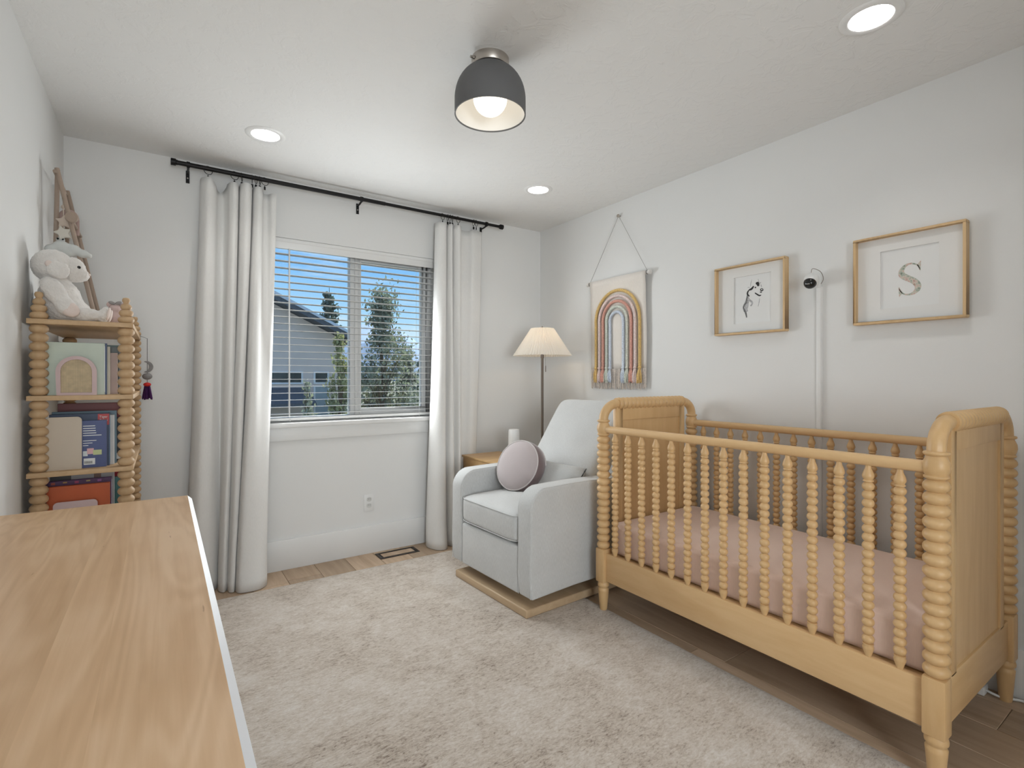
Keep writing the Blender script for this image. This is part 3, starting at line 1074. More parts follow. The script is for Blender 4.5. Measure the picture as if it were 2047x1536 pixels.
def spindle_mesh():
    z0, z1 = .300, .925
    pr = [(.008, z0), (.009, .310), (.0155, .330), (.0165, .337), (.014, .342), (.0155, .345), (.0155, .348)]
    pr += bead_prof(.349, .866, 19, .0096, .0176, 7)
    pr += [(.0145, .868), (.0145, .872), (.012, .874), (.0165, .882), (.0168, .888), (.014, .898), (.009, .910), (.0075, z1)]
    return MB().lathe(pr, 16).mesh('spindle', sharp=60)
sm = spindle_mesh()
for X in (CXF, CXB):
    for k in range(15):
        Y = .625 + .0856 * k
        obj('spindle', sm, 'crib', crib, (X - off.x, Y - off.y, 0))
    part('side_rail', MB().prism([(X + a, .937 + b) for a, b in [(.020 * math.cos(t) * (1 if abs(math.cos(t)) < .8 else .95), .0185 * math.sin(t)) for t in [2 * PI * i / 18 for i in range(18)]]], 'Y', CYF + .02, CYB - .02), 'crib_y', crib)
    part('bottom_rail', MB().box(X - .012, X + .012, CYF + .026, CYB - .026, .165, .308), 'crib_y', crib, bev=.004)
# ends
for Y, sgn in ((CYB, -1), (CYF, 1)):
    rb = .098
    top_z = 1.066
    path = []
    # quarter bends and the spooled top rail
    for side in (0, 1):
        X0 = CXF if side == 0 else CXB
        d = 1 if side == 0 else -1
        pts = [(X0, Y, .984)]
        for i in range(11):
            a = R(90) * i / 10
            pts.append((X0 + d * rb * (1 - math.cos(a)), Y, .986 + (top_z - .986) * math.sin(a)))
        fl = lambda f, a: .0235 * (1 - .055 * max(0, math.cos(a * 5)) ** 2)
        part('bent_corner', MB().tube(pts, fl, 30), 'crib', crib, sharp=60)
    xs0, xs1 = CXF + rb - .004, CXB - rb + .004
    pr = [(.030, 0)] + [(r, h) for r, h in bead_prof(.004, xs1 - xs0 - .004, 17, .0245, .0320)] + [(.030, xs1 - xs0)]
    part('spooled_top_rail', MB().lathe(pr, 24, (xs0, Y, top_z), 'X'), 'crib_x', crib, sharp=60)
    # framed panel
    px0, px1 = CXF + .082, CXB - .082
    t = .013
    pz0, pz1 = .300, top_z - .012
    fr = MB()
    sw = .045
    fr.box(px0, px0 + sw, Y - t, Y + t, pz0, pz1)
    fr.box(px1 - sw, px1, Y - t, Y + t, pz0, pz1)
    fr.box(px0 + sw, px1 - sw, Y - t, Y + t, pz1 - .075, pz1)
    part('panel_frame', fr, 'crib', crib, bev=.0015)
    part('end_panel', MB().box(px0 + sw, px1 - sw, Y - t + .007, Y + t - .007, pz0, pz1 - .075), 'crib', crib, smooth=False)
    for a, b in ((CXF + .055, px0), (px1, CXB - .055)):
        pass
    part('end_rail', MB().box(CXF + .026, CXB - .026, Y - .013, Y + .013, .165, .308), 'crib_x', crib, bev=.003)
# mattress support and mattress
part('support_slats', MB().box(CXF + .02, CXB - .02, CYF + .02, CYB - .02, .285, .300), 'crib_y', crib, bev=.002)
mb = MB().box(CXF + .024, CXB - .024, CYF + .024, CYB - .024, .302, .458)
tag(single('crib_mattress', mb, 'sheet', (2.232, 1.22, .302), bev=.026, bseg=5), 'crib mattress in a blush pink fitted sheet', 'mattress')

# ================================================================== GLIDER
gl = empty('glider_armchair', (1.478, 2.000, RUG_Z), R(2.4))
tag(gl, 'light grey upholstered glider armchair on a wooden base', 'armchair')
# local: u = +X away from the front, v = +Y across, z above the rug
def lp(name, mb, mat, parent=gl, **k):
    return part(name, mb, mat, parent, local=True, **k)
base = MB().box(0.0, .70, .035, .72, 0.0, .042)
lp('base', base, 'plywood', bev=.007, bseg=3)
lp('base_pivot', MB().box(.30, .62, .20, .56, .042, .066).lathe([(.10, .066), (.10, .10)], 20, (.45, .38, 0)), 'dark')
W_ = .76
def arm(v0, v1):
    r = .105
    poly = [(0.008, .098), (-.004, .20)] + [(0.0, .45)] + arc(r, .535, r, 180, 92, 9) + [(.30, .643), (.56, .636), (.72, .632)] + [(.80, .625), (.80, .12), (.70, .105), (.3, .108)]
    return MB().prism(poly, 'Y', v0, v1)
for v0, v1 in ((0.0, .108), (W_ - .108, W_)):
    a = lp('arm', arm(v0, v1), 'glider', bev=.012, bseg=4, sharp=50)
    # welt lines along both edges of the arm
    pts = [(0.0 - .002, .11), (-.001, .45)] + arc(.105, .535, .107, 180, 92, 9) + [(.30, .645), (.56, .638), (.78, .633)]
    for v in (v0 + .006, v1 - .006):
        lp('seam', MB().tube(smooth_path([(p[0] + .004, v, p[1] - .004) for p in pts], 3), .0022, 6), 'glider', a)
def cushion_mesh(u0, u1, v0, v1, z0, z1, crown, r, n=26):
    rows = []
    mb = MB()
    def S(t, e):
        return math.copysign(abs(t) ** e, t)
    nu = 40
    for j in range(n + 1):
        th = -PI / 2 + PI * j / n
        row = []
        for i in range(nu):
            ph = 2 * PI * i / nu
            cx = S(math.cos(th), .22) * S(math.cos(ph), .16)
            cy = S(math.cos(th), .22) * S(math.sin(ph), .16)
            cz = S(math.sin(th), .30)
            zz = (z0 + z1) / 2 + cz * (z1 - z0) / 2
            if cz > 0:
                zz += crown * (1 - cx * cx) * (1 - cy * cy) * cz
            row.append(((u0 + u1) / 2 + cx * (u1 - u0) / 2, (v0 + v1) / 2 + cy * (v1 - v0) / 2, zz))
        rows.append(row)
    return mb.grid(rows, wrap=True)
sc = lp('seat_cushion', cushion_mesh(-.012, .60, .111, W_ - .111, .345, .505, .028, .04), 'glider', sharp=70)
def edge_loop(u0, u1, v0, v1, zz, r=.0025):
    pts = []
    for i in range(48):
        ph = 2 * PI * i / 48
        c, s_ = math.cos(ph), math.sin(ph)
        pts.append(((u0 + u1) / 2 + math.copysign(abs(c) ** .16, c) * (u1 - u0) / 2, (v0 + v1) / 2 + math.copysign(abs(s_) ** .16, s_) * (v1 - v0) / 2, zz))
    return MB().tube(pts, r, 6, closed=True)
lp('welt', edge_loop(-.010, .598, .113, W_ - .113, .487), 'glider', sc)
lp('welt', edge_loop(-.010, .598, .113, W_ - .113, .360), 'glider', sc)
lp('front_panel', MB().box(.000, .06, .111, W_ - .111, .100, .340), 'glider', bev=.014, bseg=4, sharp=60)
lp('seat_body', MB().box(.06, .76, .109, W_ - .109, .105, .345), 'glider', bev=.004)
# reclined back
def back_mesh():
    rows = []
    nu = 44
    n = 26
    rec = R(33)
    L, T_, WW = .70, .17, W_ - .19
    org = Vector((.462, W_ / 2, .44))
    ax = Vector((math.sin(rec), 0, math.cos(rec)))
    an = Vector((-math.cos(rec), 0, math.sin(rec)))
    def S(t, e):
        return math.copysign(abs(t) ** e, t)
    for j in range(n + 1):
        th = -PI / 2 + PI * j / n
        row = []
        for i in range(nu):
            ph = 2 * PI * i / nu
            a = S(math.cos(th), .25) * S(math.cos(ph), .20)
            b = S(math.cos(th), .25) * S(math.sin(ph), .17)
            c = S(math.sin(th), .38)
            f = (b + 1) / 2
            bulge = .018 * math.sin(PI * min(1, f * 1.4)) * (1 - a * a) * max(0, c)
            wd = WW * (1 + .0 * f)
            row.append(org + ax * (L * f) + Vector((0, a * wd / 2, 0)) + an * (c * T_ / 2 * (1 - .25 * f) + bulge))
        rows.append(row)
    return MB().grid(rows, wrap=True)
lp('backrest', back_mesh(), 'glider', sharp=70)
# lumbar pillow and round cushion rest on the chair
GM = Matrix.Translation(gl.location) @ Matrix.Rotation(R(2.4), 4, 'Z')
def pillow_mesh(w, h, t, n=22):
    rows_t = []
    mb = MB()
    for sgn in (1, -1):
        rows = []
        for j in range(n + 1):
            row = []
            for i in range(n + 1):
                a, b = -1 + 2 * i / n, -1 + 2 * j / n
                k = max(0.0, (1 - a ** 4) * (1 - b ** 4)) ** .45
                pin = 1 - .10 * (1 - abs(a)) * b * b
                pin2 = 1 - .10 * (1 - abs(b)) * a * a
                row.append((a * w / 2 * (1 - .06 * (1 - b * b) * abs(a) ** 3), b * h / 2 * (1 - .10 * (1 - a * a) * abs(b) ** 3), sgn * (t / 2 * k + .004)))
            rows.append(row)
        mb.grid(rows)
    return mb.mesh('pillow', sharp=70)
pil = obj('lumbar_pillow', pillow_mesh(.44, .22, .13), 'lumbar', None)
rec = R(33)
P = GM @ Vector((.425, .325, .590))
mx = Matrix.Rotation(R(2.4), 4, 'Z') @ Matrix((( 0, math.sin(rec), -math.cos(rec), 0), (1, 0, 0, 0), (0, math.cos(rec), math.sin(rec), 0), (0, 0, 0, 1)))
pil.matrix_world = Matrix.Translation(P) @ mx
tag(pil, 'small grey lumbar pillow against the armchair back', 'pillow')

camF = Vector((math.sin(R(34.35)), math.cos(R(34.35)), 0))
nrm = Vector((-.93, -.25, .40)).normalized()
cu = empty('round_cushion', (1.775, 2.50, .667))
cu.rotation_euler = nrm.to_track_quat('Z', 'Y').to_euler()
tag(cu, 'round mauve velvet cushion with pale piping on the armchair', 'cushion')
rc, hc = .150, .045
face = [(.0005, hc + .024), (.05, hc + .022), (.10, hc + .015), (.135, hc + .005), (rc - .002, hc - .004)]
obj('front_face', MB().lathe(face, 44, caps=False).mesh('front_face', sharp=80), 'mauve', cu)
obj('back_face', MB().lathe([(r, -h) for r, h in face], 44, caps=False).mesh('back_face', sharp=80), 'mauve', cu)
obj('gusset', MB().lathe([(rc - .002, hc - .004), (rc + .006, hc * .5), (rc + .008, 0), (rc + .006, -hc * .5), (rc - .002, -hc + .004)], 44, caps=False).mesh('gusset', sharp=80), 'mauve_dark', cu)
for s_ in (1, -1):
    obj('piping', MB().tube([(rc * math.cos(a), rc * math.sin(a), s_ * (hc - .004)) for a in [2 * PI * i / 48 for i in range(48)]], .0036, 8, closed=True).mesh('piping'), 'piping', cu)

# ================================================================== SIDE TABLE, CANISTER, FLOOR LAMP
TX0, TX1, TY0, TY1, TZ = 1.850, 2.185, 2.86, 3.375, 0.625
tb = empty('side_table', ((TX0 + TX1) / 2, (TY0 + TY1) / 2, 0))
tag(tb, 'honey wood side table between the curtain and the armchair', 'side table')
part('tabletop', MB().box(TX0, TX1, TY0, TY1, TZ - .014, TZ), 'table', tb, bev=.003)
part('drawer_case', MB().box(TX0 + .008, TX1 - .008, TY0 + .008, TY1 - .008, TZ - .15, TZ - .014), 'table', tb, bev=.003)
dr = part('drawer_front', MB().box(TX0 + .02, TX1 - .02, TY0 + .001, TY0 + .008, TZ - .14, TZ - .024), 'table', tb, bev=.002)
part('knob', MB().lathe([(.006, 0), (.006, -.012), (.012, -.016), (.010, -.024)], 12, ((TX0 + TX1) / 2, TY0 + .001, TZ - .08), 'Y'), 'nickel', dr)
for X in (TX0 + .025, TX1 - .025):
    for Y in (TY0 + .025, TY1 - .025):
        part('leg', MB().lathe([(.010, 0), (.016, TZ - .15)], 14, (X, Y, 0)), 'table', tb)
part('lower_shelf', MB().box(TX0 + .02, TX1 - .02, TY0 + .02, TY1 - .02, .18, .195), 'table', tb, bev=.003)
mb = MB().lathe([(.044, 0), (.046, .004), (.039, .190), (.037, .199), (.030, .202), (.001, .2025)], 30, (2.115, 3.07, TZ))
tag(single('tapered_canister', mb, 'white', (2.115, 3.07, TZ)), 'small white tapered canister on the side table', 'canister')

LX, LY = 2.330, 3.010
lamp = empty('floor_lamp', (LX, LY, 0))
tag(lamp, 'slim bronze floor lamp with pleated cream shade behind the armchair', 'floor lamp')
part('base', MB().lathe([(.130, 0), (.130, .012), (.125, .018), (.02, .022), (.012, .03)], 36, (LX, LY, 0)), 'pole', lamp)
part('pole', MB().lathe([(.0095, .02), (.0095, 1.345), (.0125, 1.35), (.0125, 1.40)], 16, (LX, LY, 0)), 'pole', lamp)
def shade_mesh():
    rows = []
    n = 66 * 2
    for f in [i / 8 for i in range(9)]:
        r = .085 + (.216 - .085) * f
        zz = 1.568 - .204 * f
        row = []
        for i in range(n):
            a = 2 * PI * i / n
            k = r * (1 + (.018 if i % 2 else -.018))
            zq = zz + (.003 if (i % 2 and f == 1) else 0)
            row.append((LX + k * math.cos(a), LY + k * math.sin(a), zq))
        rows.append(row)
    return MB().grid(rows, wrap=True)
part('pleated_shade', shade_mesh(), 'lampshade', lamp, sharp=10)
part('bulb', MB().ball((LX, LY, 1.455), .028, 16, 10), emit('warm_bulb', (1.0, 0.72, 0.42), L_LAMP), lamp)
part('harp', MB().tube([(LX - .02, LY, 1.40), (LX - .05, LY, 1.45), (LX - .045, LY, 1.53), (LX, LY, 1.570), (LX + .045, LY, 1.53), (LX + .05, LY, 1.45), (LX + .02, LY, 1.40)], .0018, 6).tube([(LX - .083, LY, 1.567), (LX + .083, LY, 1.567)], .0015, 5).tube([(LX, LY - .083, 1.567), (LX, LY + .083, 1.567)], .0015, 5), 'nickel', lamp)
part('finial', MB().lathe([(.004, 1.567), (.004, 1.574), (.006, 1.578), (.003, 1.585)], 10, (LX, LY, 0)), 'pole', lamp)
px_, py_ = LX + .018, LY - .012
part('pull_chain', MB().tube([(px_, py_, 1.40), (px_ + .002, py_ - .002, 1.29)], .0009, 5), 'pole', lamp)
part('pull_knob', MB().lathe([(.002, 1.245), (.0032, 1.25), (.0032, 1.285), (.002, 1.292)], 10, (px_ + .002, py_ - .002, 0)), 'pole', lamp)

# ================================================================== DRESSER
DX0, DX1, DY0, DY1, DZ = LW + .018, 0.068, 0.22, 1.700, 0.870
ds = empty('dresser', ((DX0 + DX1) / 2, (DY0 + DY1) / 2, 0))
tag(ds, 'low dresser with a maple top and white edge in the foreground', 'dresser')
ch = .010
for bx_a, bx_b in ((DX0, -.112), (-.112, -.056), (-.056, DX1 - ch)):
    w2, l2 = (bx_b - bx_a) / 2, (DY1 - DY0) / 2
    obj('top_board', MB().box(-w2, w2, -l2, l2, -.028, 0).mesh('top_board'), 'maple', ds, ((bx_a + bx_b) / 2 - ds.location.x, 0, DZ))
part('edge_band', MB().prism([(DX1 - ch, DZ), (DX1, DZ - ch), (DX1, DZ - .028), (DX1 - ch, DZ - .028)], 'Y', DY0, DY1), 'edge', ds, smooth=False)
part('case', MB().box(DX0 + .005, DX1 - .03, DY0 + .012, DY1 - .012, .12, DZ - .028), 'white', ds, bev=.002)
for i in range(2):
    for j in range(3):
        y0 = DY0 + .03 + i * .715
        z0 = .15 + j * .228
        d_ = part('drawer', MB().box(DX1 - .03, DX1 - .010, y0, y0 + .700, z0, z0 + .215), 'white', ds, bev=.003)
        for ky in (.18, .52):
            part('knob', MB().lathe([(.007, 0), (.007, .012), (.014, .018), (.012, .028)], 14, (DX1 - .010, y0 + ky, z0 + .11), 'X'), 'maple', d_)
for X in (DX0 + .04, DX1 - .06):
    for Y in (DY0 + .06, DY1 - .06):
        part('leg', MB().lathe([(.014, 0), (.022, .12)], 16, (X, Y, 0)), 'maple', ds)

# ================================================================== BOOKSHELF (its short end faces us)
SX0, SX1, SY0, SY1 = -0.402, -0.094, 2.480, 3.290
SZ = [1.414, 1.1355, 0.857, 0.5785, 0.300, 0.08]      # board tops
bs = empty('spindle_bookshelf', ((SX0 + SX1) / 2, (SY0 + SY1) / 2, 0))
tag(bs, 'tall pale wood bookshelf with bobbin-turned posts in the corner', 'bookshelf')
so = Vector(bs.location)
for zt in SZ:
    part('shelf_board', MB().box(SX0, SX1, SY0, SY1, zt - .018, zt), 'shelfwood_y', bs, bev=.002)
def seg_mesh(h):
    n = max(3, round(h / .0335))
    return MB().lathe(bead_prof(0, h, n, .0164, .0278, 7), 18).mesh('bobbin_post', sharp=60)
levels = [0.0] + [None]
segs = {}
for a, b in zip(SZ[:-1], SZ[1:]):
    segs[b] = seg_mesh(a - .018 - b)
foot_me = MB().lathe([(.014, 0), (.022, .02), (.018, .062)], 16).mesh('foot')
fin = MB().lathe([(.018, 0)] + bead_prof(.0, .027, 1, .018, .027) + bead_prof(.027, .052, 1, .0165, .0235) + bead_prof(.052, .074, 1, .0125, .0185) + [(.0085, .078), (.0125, .086), (.0125, .093), (.010, .099), (.001, .101)], 18).mesh('finial', sharp=60)
for X in (SX0 + .030, SX1 - .024):
    for Y in (SY0 + .030, SY1 - .030):
        for b, me in segs.items():
            obj('bobbin_post', me, 'shelfwood', bs, (X - so.x, Y - so.y, b))
        obj('foot', foot_me, 'shelfwood', bs, (X - so.x, Y - so.y, 0))
        obj('finial', fin, 'shelfwood', bs, (X - so.x, Y - so.y, SZ[0]))

# books: covers face the end of the shelf, spines to the room
bookmats = {}
def bmat(c):
    k = tuple(c)
    if k not in bookmats:
        bookmats[k] = plain('book_cover_%d' % len(bookmats), c, 0.45, var=0.07, scale=12)
    return bookmats[k]
PAGE = plain('paper_pages', (0.72, 0.69, 0.62), 0.9, var=0.05, scale=90)
WHITEINK = plain('white_print', (0.75, 0.75, 0.74), 0.6)
def book(zf, y, thick, x0, x1, h, c, label, group, spine=None):
    t = empty('book', ((x0 + x1) / 2, y + thick / 2, zf))
    tag(t, label, 'book', group)
    cv = .0018
    part('cover', MB().box(x0, x1, y, y + cv, zf, zf + h).box(x0, x1, y + thick - cv, y + thick, zf, zf + h).box(x1 - cv, x1, y + cv, y + thick - cv, zf, zf + h), bmat(c), t, bev=.0006, bseg=1)
    part('pages', MB().box(x0 + .004, x1 - cv, y + cv, y + thick - cv, zf + .003, zf + h - .003), PAGE, t, smooth=False)
    if spine:
        part('spine_panel', MB().box(x1, x1 + .0006, y + .001, y + thick - .001, zf + .01, zf + h - .01), bmat(spine), t, smooth=False)
    return t
def decal(t, x0, x1, z0, z1, y, mat):
    part('print', MB().box(x0, x1, y - .0006, y, z0, z1), mat, t, smooth=False)
G1, G2, G3 = 'books on the upper shelf', 'books on the middle shelf', 'books on the lower shelf'
z2 = SZ[1]
book(z2, 2.520, .024, -.352, -.186, .198, (0.50, 0.56, 0.47), 'large mint green book behind the cane arch bookend', G1, (0.70, 0.72, 0.70))
book(z2, 2.546, .012, -.350, -.180, .200, (0.05, 0.075, 0.15), 'navy book right behind the mint green book', G1)
book(z2, 2.560, .016, -.345, -.172, .188, (0.58, 0.52, 0.40), 'cream book behind the navy book', G1)
book(z2, 2.590, .020, -.345, -.150, .165, (0.42, 0.30, 0.26), 'tan book in the upper shelf row', G1)
book(z2, 2.640, .030, -.340, -.146, .192, (0.10, 0.12, 0.12), 'charcoal book in the upper shelf row', G1)
book(z2, 2.678, .022, -.335, -.140, .182, (0.36, 0.38, 0.40), 'grey book in the upper shelf row', G1)
book(z2, 2.706, .020, -.335, -.134, .178, (0.55, 0.46, 0.45), 'pale pink book in the upper shelf row', G1)
book(z2, 2.732, .030, -.335, -.130, .195, (0.20, 0.22, 0.22), 'dark grey book near the far end of the upper row', G1)
book(z2, 2.770, .020, -.335, -.134, .205, (0.16, 0.25, 0.25), 'slate teal book at the far end of the upper row', G1)
z3 = SZ[2]
t = book(z3, 2.525, .020, -.335, -.180, .180, (0.055, 0.075, 0.20), 'dark blue book with white print beside the cream bookend', G2)
rr = random.Random(5)
for k in range(5):
    decal(t, -.250, -.250 + .030 + .010 * rr.random() + (.018 if k == 4 else 0), z3 + .158 - k * .009, z3 + .1610 - k * .009, 2.525, WHITEINK)
for k in range(3):
    decal(t, -.250, -.250 + .040 - .012 * k, z3 + .102 - k * .009, z3 + .1045 - k * .009, 2.525, WHITEINK)
decal(t, -.250, -.236, z3 + .045, z3 + .064, 2.525, bmat((0.62, 0.66, 0.66)))
decal(t, -.238, -.218, z3 + .052, z3 + .074, 2.5245, bmat((0.66, 0.38, 0.40)))
decal(t, -.220, -.194, z3 + .048, z3 + .067, 2.524, bmat((0.50, 0.55, 0.27)))
decal(t, -.248, -.214, z3 + .012, z3 + .036, 2.525, WHITEINK)
for k in range(7):
    decal(t, -.245 + k * .0035, -.2435 + k * .0035, z3 + .016, z3 + .026, 2.5242, M['dark'])
t = book(z3, 2.550, .022, -.350, -.172, .205, (0.025, 0.045, 0.10), 'tall midnight blue book with a red corner label', G2, (0.05, 0.16, 0.26))
decal(t, -.208, -.173, z3 + .160, z3 + .203, 2.550, bmat((0.46, 0.03, 0.03)))
for k, s_ in enumerate(('Tiger', 'Tales')):
    cu_ = bpy.data.curves.new('label_text', 'FONT')
    cu_.body = s_
    cu_.size = .0125
    cu_.extrude = .0002
    tmp = bpy.data.objects.new('tmp_text', cu_)
    COL.objects.link(tmp)
    bpy.context.view_layer.update()
    me = bpy.data.meshes.new_from_object(tmp.evaluated_get(bpy.context.evaluated_depsgraph_get()))
    bpy.data.objects.remove(tmp, do_unlink=True)
    me.materials.clear()
    o = obj('lettering', me, WHITEINK, t, (-.204 - t.location.x, 2.5491 - t.location.y, .188 - k * .013), (R(90), 0, 0))
book(z3, 2.576, .026, -.350, -.160, .196, (0.62, 0.60, 0.58), 'white picture book in the middle shelf row', G2)
book(z3, 2.606, .014, -.350, -.154, .212, (0.10, 0.17, 0.22), 'steel blue book in the middle shelf row', G2)
t = book(z3, 2.640, .022, -.345, -.138, .182, (0.015, 0.016, 0.018), 'black book in the middle shelf row', G2)
decal(t, -.158, -.140, z3 + .012, z3 + .036, 2.640, WHITEINK)
book(z3, 2.700, .034, -.345, -.118, .240, (0.17, 0.020, 0.018), 'large maroon book standing tallest on the middle shelf', G2)
book(z3, 2.760, .030, -.345, -.130, .225, (0.03, 0.03, 0.032), 'charcoal black book behind the maroon book', G2)
z4 = SZ[3]
book(z4, 2.530, .018, -.355, -.170, .215, (0.50, 0.095, 0.022), 'bright orange red book behind the pink bookend', G3)
t = book(z4, 2.552, .018, -.362, -.166, .232, (0.09, 0.03, 0.10), 'purple book with a pale border behind the orange book', G3, (0.45, 0.48, 0.52))
for k in range(5):
    decal(t, -.345 + k * .034, -.333 + k * .034, z4 + .219 + .004 * (k % 2), z4 + .228, 2.552, bmat([(0.4, 0.08, 0.05), (0.45, 0.25, 0.06), (0.35, 0.04, 0.12), (0.4, 0.3, 0.1), (0.3, 0.1, 0.3)][k]))
t = book(z4, 2.576, .030, -.352, -.160, .258, (0.33, 0.32, 0.33), 'grey illustrated book standing tall on the lower shelf', G3)
decal(t, -.350, -.290, z4 + .205, z4 + .256, 2.576, bmat((0.05, 0.045, 0.045)))
decal(t, -.222, -.200, z4 + .228, z4 + .250, 2.576, bmat((0.16, 0.09, 0.07)))
book(z4, 2.640, .030, -.345, -.140, .215, (0.07, 0.20, 0.20), 'teal book in the lower shelf row', G3)
book(z4, 2.690, .026, -.340, -.128, .240, (0.42, 0.015, 0.03), 'crimson book in the lower shelf row', G3)
book(z4, 2.730, .030, -.340, -.124, .255, (0.03, 0.07, 0.08), 'dark teal book at the far end of the lower row', G3)

# bookends
ax_c, az_r = -.266, .058
arch = [(-.322, z2)] + [(ax_c + .059 * math.cos(R(180 - 180 * i / 16)), z2 + .088 + .059 * math.sin(R(180 * i / 16))) for i in range(17)] + [(-.207, z2)]
ai = [(-.3105, z2 + .010)] + [(ax_c + .0455 * math.cos(R(180 - 180 * i / 16)), z2 + .088 + .046 * math.sin(R(180 * i / 16))) for i in range(17)] + [(-.2205, z2 + .010)]
be = empty('cane_bookend', (ax_c, 2.505, z2))
tag(be, 'pink arched bookend with woven cane panel on the upper shelf', 'bookend')
mb = MB()
n = len(arch)
for ya, yb in ((2.494, 2.508),):
    vs = [(p[0], ya, p[1]) for p in arch] + [(p[0], ya, p[1]) for p in ai] + [(p[0], yb, p[1]) for p in arch] + [(p[0], yb, p[1]) for p in ai]
    fs = []
    for i in range(n):
        j = (i + 1) % n
        fs += [(i, j, n + j, n + i), (2 * n + i, 3 * n + i, 3 * n + j, 2 * n + j), (i, 2 * n + i, 2 * n + j, j), (n + i, n + j, 3 * n + j, 3 * n + i)]
    mb.add(vs, fs)
PINK = plain('dusty_pink_paint', (0.56, 0.41, 0.40), 0.5, var=0.02)
part('arch_frame', mb, PINK, be)
part('bookend_foot', MB().box(-.318, -.210, 2.508, 2.5195, z2, z2 + .006), PINK, be, smooth=False)
CANE = plain('woven_cane', (0.72, 0.58, 0.38), 0.7, var=0.15, scale=60)
CANEB = plain('cane_backing', (0.48, 0.37, 0.22), 0.9)
mb = MB()
part('cane_backing', MB().add([(p[0], 2.503, p[1]) for p in ai], [tuple(range(n))]), CANEB, be, smooth=False)
def half_h(X):
    d = abs(X - ax_c)
    return z2 + .088 + math.sqrt(max(0, .0455 ** 2 - d * d))
mb = MB()
k = -.310
while k < -.221:
    mb.box(k - .0006, k + .0006, 2.5005, 2.502, z2 + .010, half_h(k))
    k += .0032
zz = z2 + .012
while zz < z2 + .133:
    dz = zz - (z2 + .088)
    hw = .0455 if dz <= 0 else math.sqrt(max(0, .0455 ** 2 - dz * dz))
    mb.box(ax_c - hw, ax_c + hw, 2.4995, 2.501, zz - .0006, zz + .0006)
    zz += .0032
cw = part('cane_weave', mb, CANE, be, smooth=False)
cw['kind'] = 'stuff'

def sheet_bookend(x0, x1, z0, h, y, c, label, rl=False):
    t = empty('sheet_bookend', ((x0 + x1) / 2, y, z0))
    tag(t, label, 'bookend')
    r = .014
    poly = [(x0, z0), (x1, z0)] + arc(x1 - r, z0 + h - r, r, 0, 90, 6) + (arc(x0 + r, z0 + h - r, r, 90, 180, 6))
    mm = plain('bookend_enamel', c, 0.5, var=0.02)
    part('plate', MB().prism(poly, 'Y', y - .0025, y), mm, t)
    part('bookend_foot', MB().box(x0 + .01, x1 - .01, y, y + .004, z0, z0 + .0025), mm, t, smooth=False)
sheet_bookend(-.355, -.252, z3, .197, 2.516, (0.55, 0.46, 0.36), 'beige sheet metal bookend on the middle shelf')
sheet_bookend(-.335, -.206, z4, .158, 2.521, (0.62, 0.47, 0.47), 'pale pink sheet metal bookend on the lower shelf')

# moon charm hanging at the far post
gx, gy = -.066, 3.265
mc = empty('moon_tassel_charm', (gx, gy, 1.4))
tag(mc, 'grey felt moon charm with red bead and purple tassel on the bookshelf', 'ornament')
part('cord', MB().tube([(SX1 - .01, gy, 1.420), (gx, gy, 1.405), (gx, gy, 1.155)], .0012, 5), 'dark', mc)
FELT = plain('grey_felt', (0.26, 0.25, 0.25), 0.95, var=.08, scale=60)
moon = arc(0, 0, .030, -110, 110, 12) + list(reversed(arc(-.014, 0, .026, -75, 75, 8)))
part('moon', MB().prism([(gx - .004 + a, 1.258 + b) for a, b in moon], 'Y', gy - .009, gy + .009), FELT, mc, bev=.004)
part('felt_ball', MB().ball((gx, gy, 1.208), (.022, .018, .017), 14, 10), FELT, mc)
part('bead', MB().ball((gx, gy, 1.166), (.017, .017, .011), 14, 10), plain('red_bead', (0.62, 0.02, 0.015), 0.5), mc)
PURP = plain('purple_yarn', (0.060, 0.010, 0.085), 0.9, var=.2, scale=90)
mb = MB()
rr = random.Random(2)
for k in range(34):
    a = rr.uniform(0, 2 * PI)
    r0 = .011 * math.sqrt(rr.random())
    r1 = r0 * 2.0
    mb.tube([(gx + r0 * math.cos(a), gy + r0 * math.sin(a), 1.160), (gx + r1 * math.cos(a), gy + r1 * math.sin(a), 1.092 + rr.uniform(-.006, .006))], .0022, 4)
part('tassel', mb, PURP, mc)['kind'] = 'stuff'

# ================================================================== THINGS ON TOP OF THE BOOKSHELF
zt = SZ[0]
FLUFF = bpy.data.textures.new('fluff', 'CLOUDS')
FLUFF.noise_scale = .011
FLUFF.noise_depth = 2
def blob(name, mb, mat, parent, voxel=.006, smooth_it=6):
    o = part(name, mb, mat, parent)
    r = o.modifiers.new('remesh', 'REMESH')
    r.mode = 'VOXEL'
    r.voxel_size = voxel
    r.use_smooth_shade = True
    s_ = o.modifiers.new('smooth', 'SMOOTH')
    s_.iterations = smooth_it
    s_.factor = .6
    if mat == 'plush':
        d = o.modifiers.new('fluff', 'DISPLACE')
        d.texture = FLUFF
        d.texture_coords = 'LOCAL'
        d.strength = .007
        d.mid_level = .5
    return o
py = 2.60
pl = empty('plush_lamb', (-.33, py, zt))
tag(pl, 'white fluffy plush lamb sitting on top of the bookshelf', 'plush toy')
def rotm(ax, deg):
    return Matrix.Rotation(R(deg), 3, ax)
mb = MB()
mb.ball((-.325, py, zt + .080), (.068, .070, .088), 20, 14, rotm('Y', -6))       # trunk
mb.ball((-.300, py, zt + .045), (.070, .074, .050), 20, 14)                       # belly and seat
mb.ball((-.345, py, zt + .212), (.066, .062, .064), 20, 14)                       # head
mb.ball((-.335, py, zt + .150), (.045, .045, .035), 16, 10)                       # neck
part_body = blob('body', mb, 'plush', pl)
mb = MB().ball((-.285, py, zt + .206), (.040, .042, .050), 18, 12, rotm('Y', -14)).ball((-.262, py, zt + .188), (.026, .028, .026), 16, 10)
blob('face', mb, 'plush', pl, .005, 8)
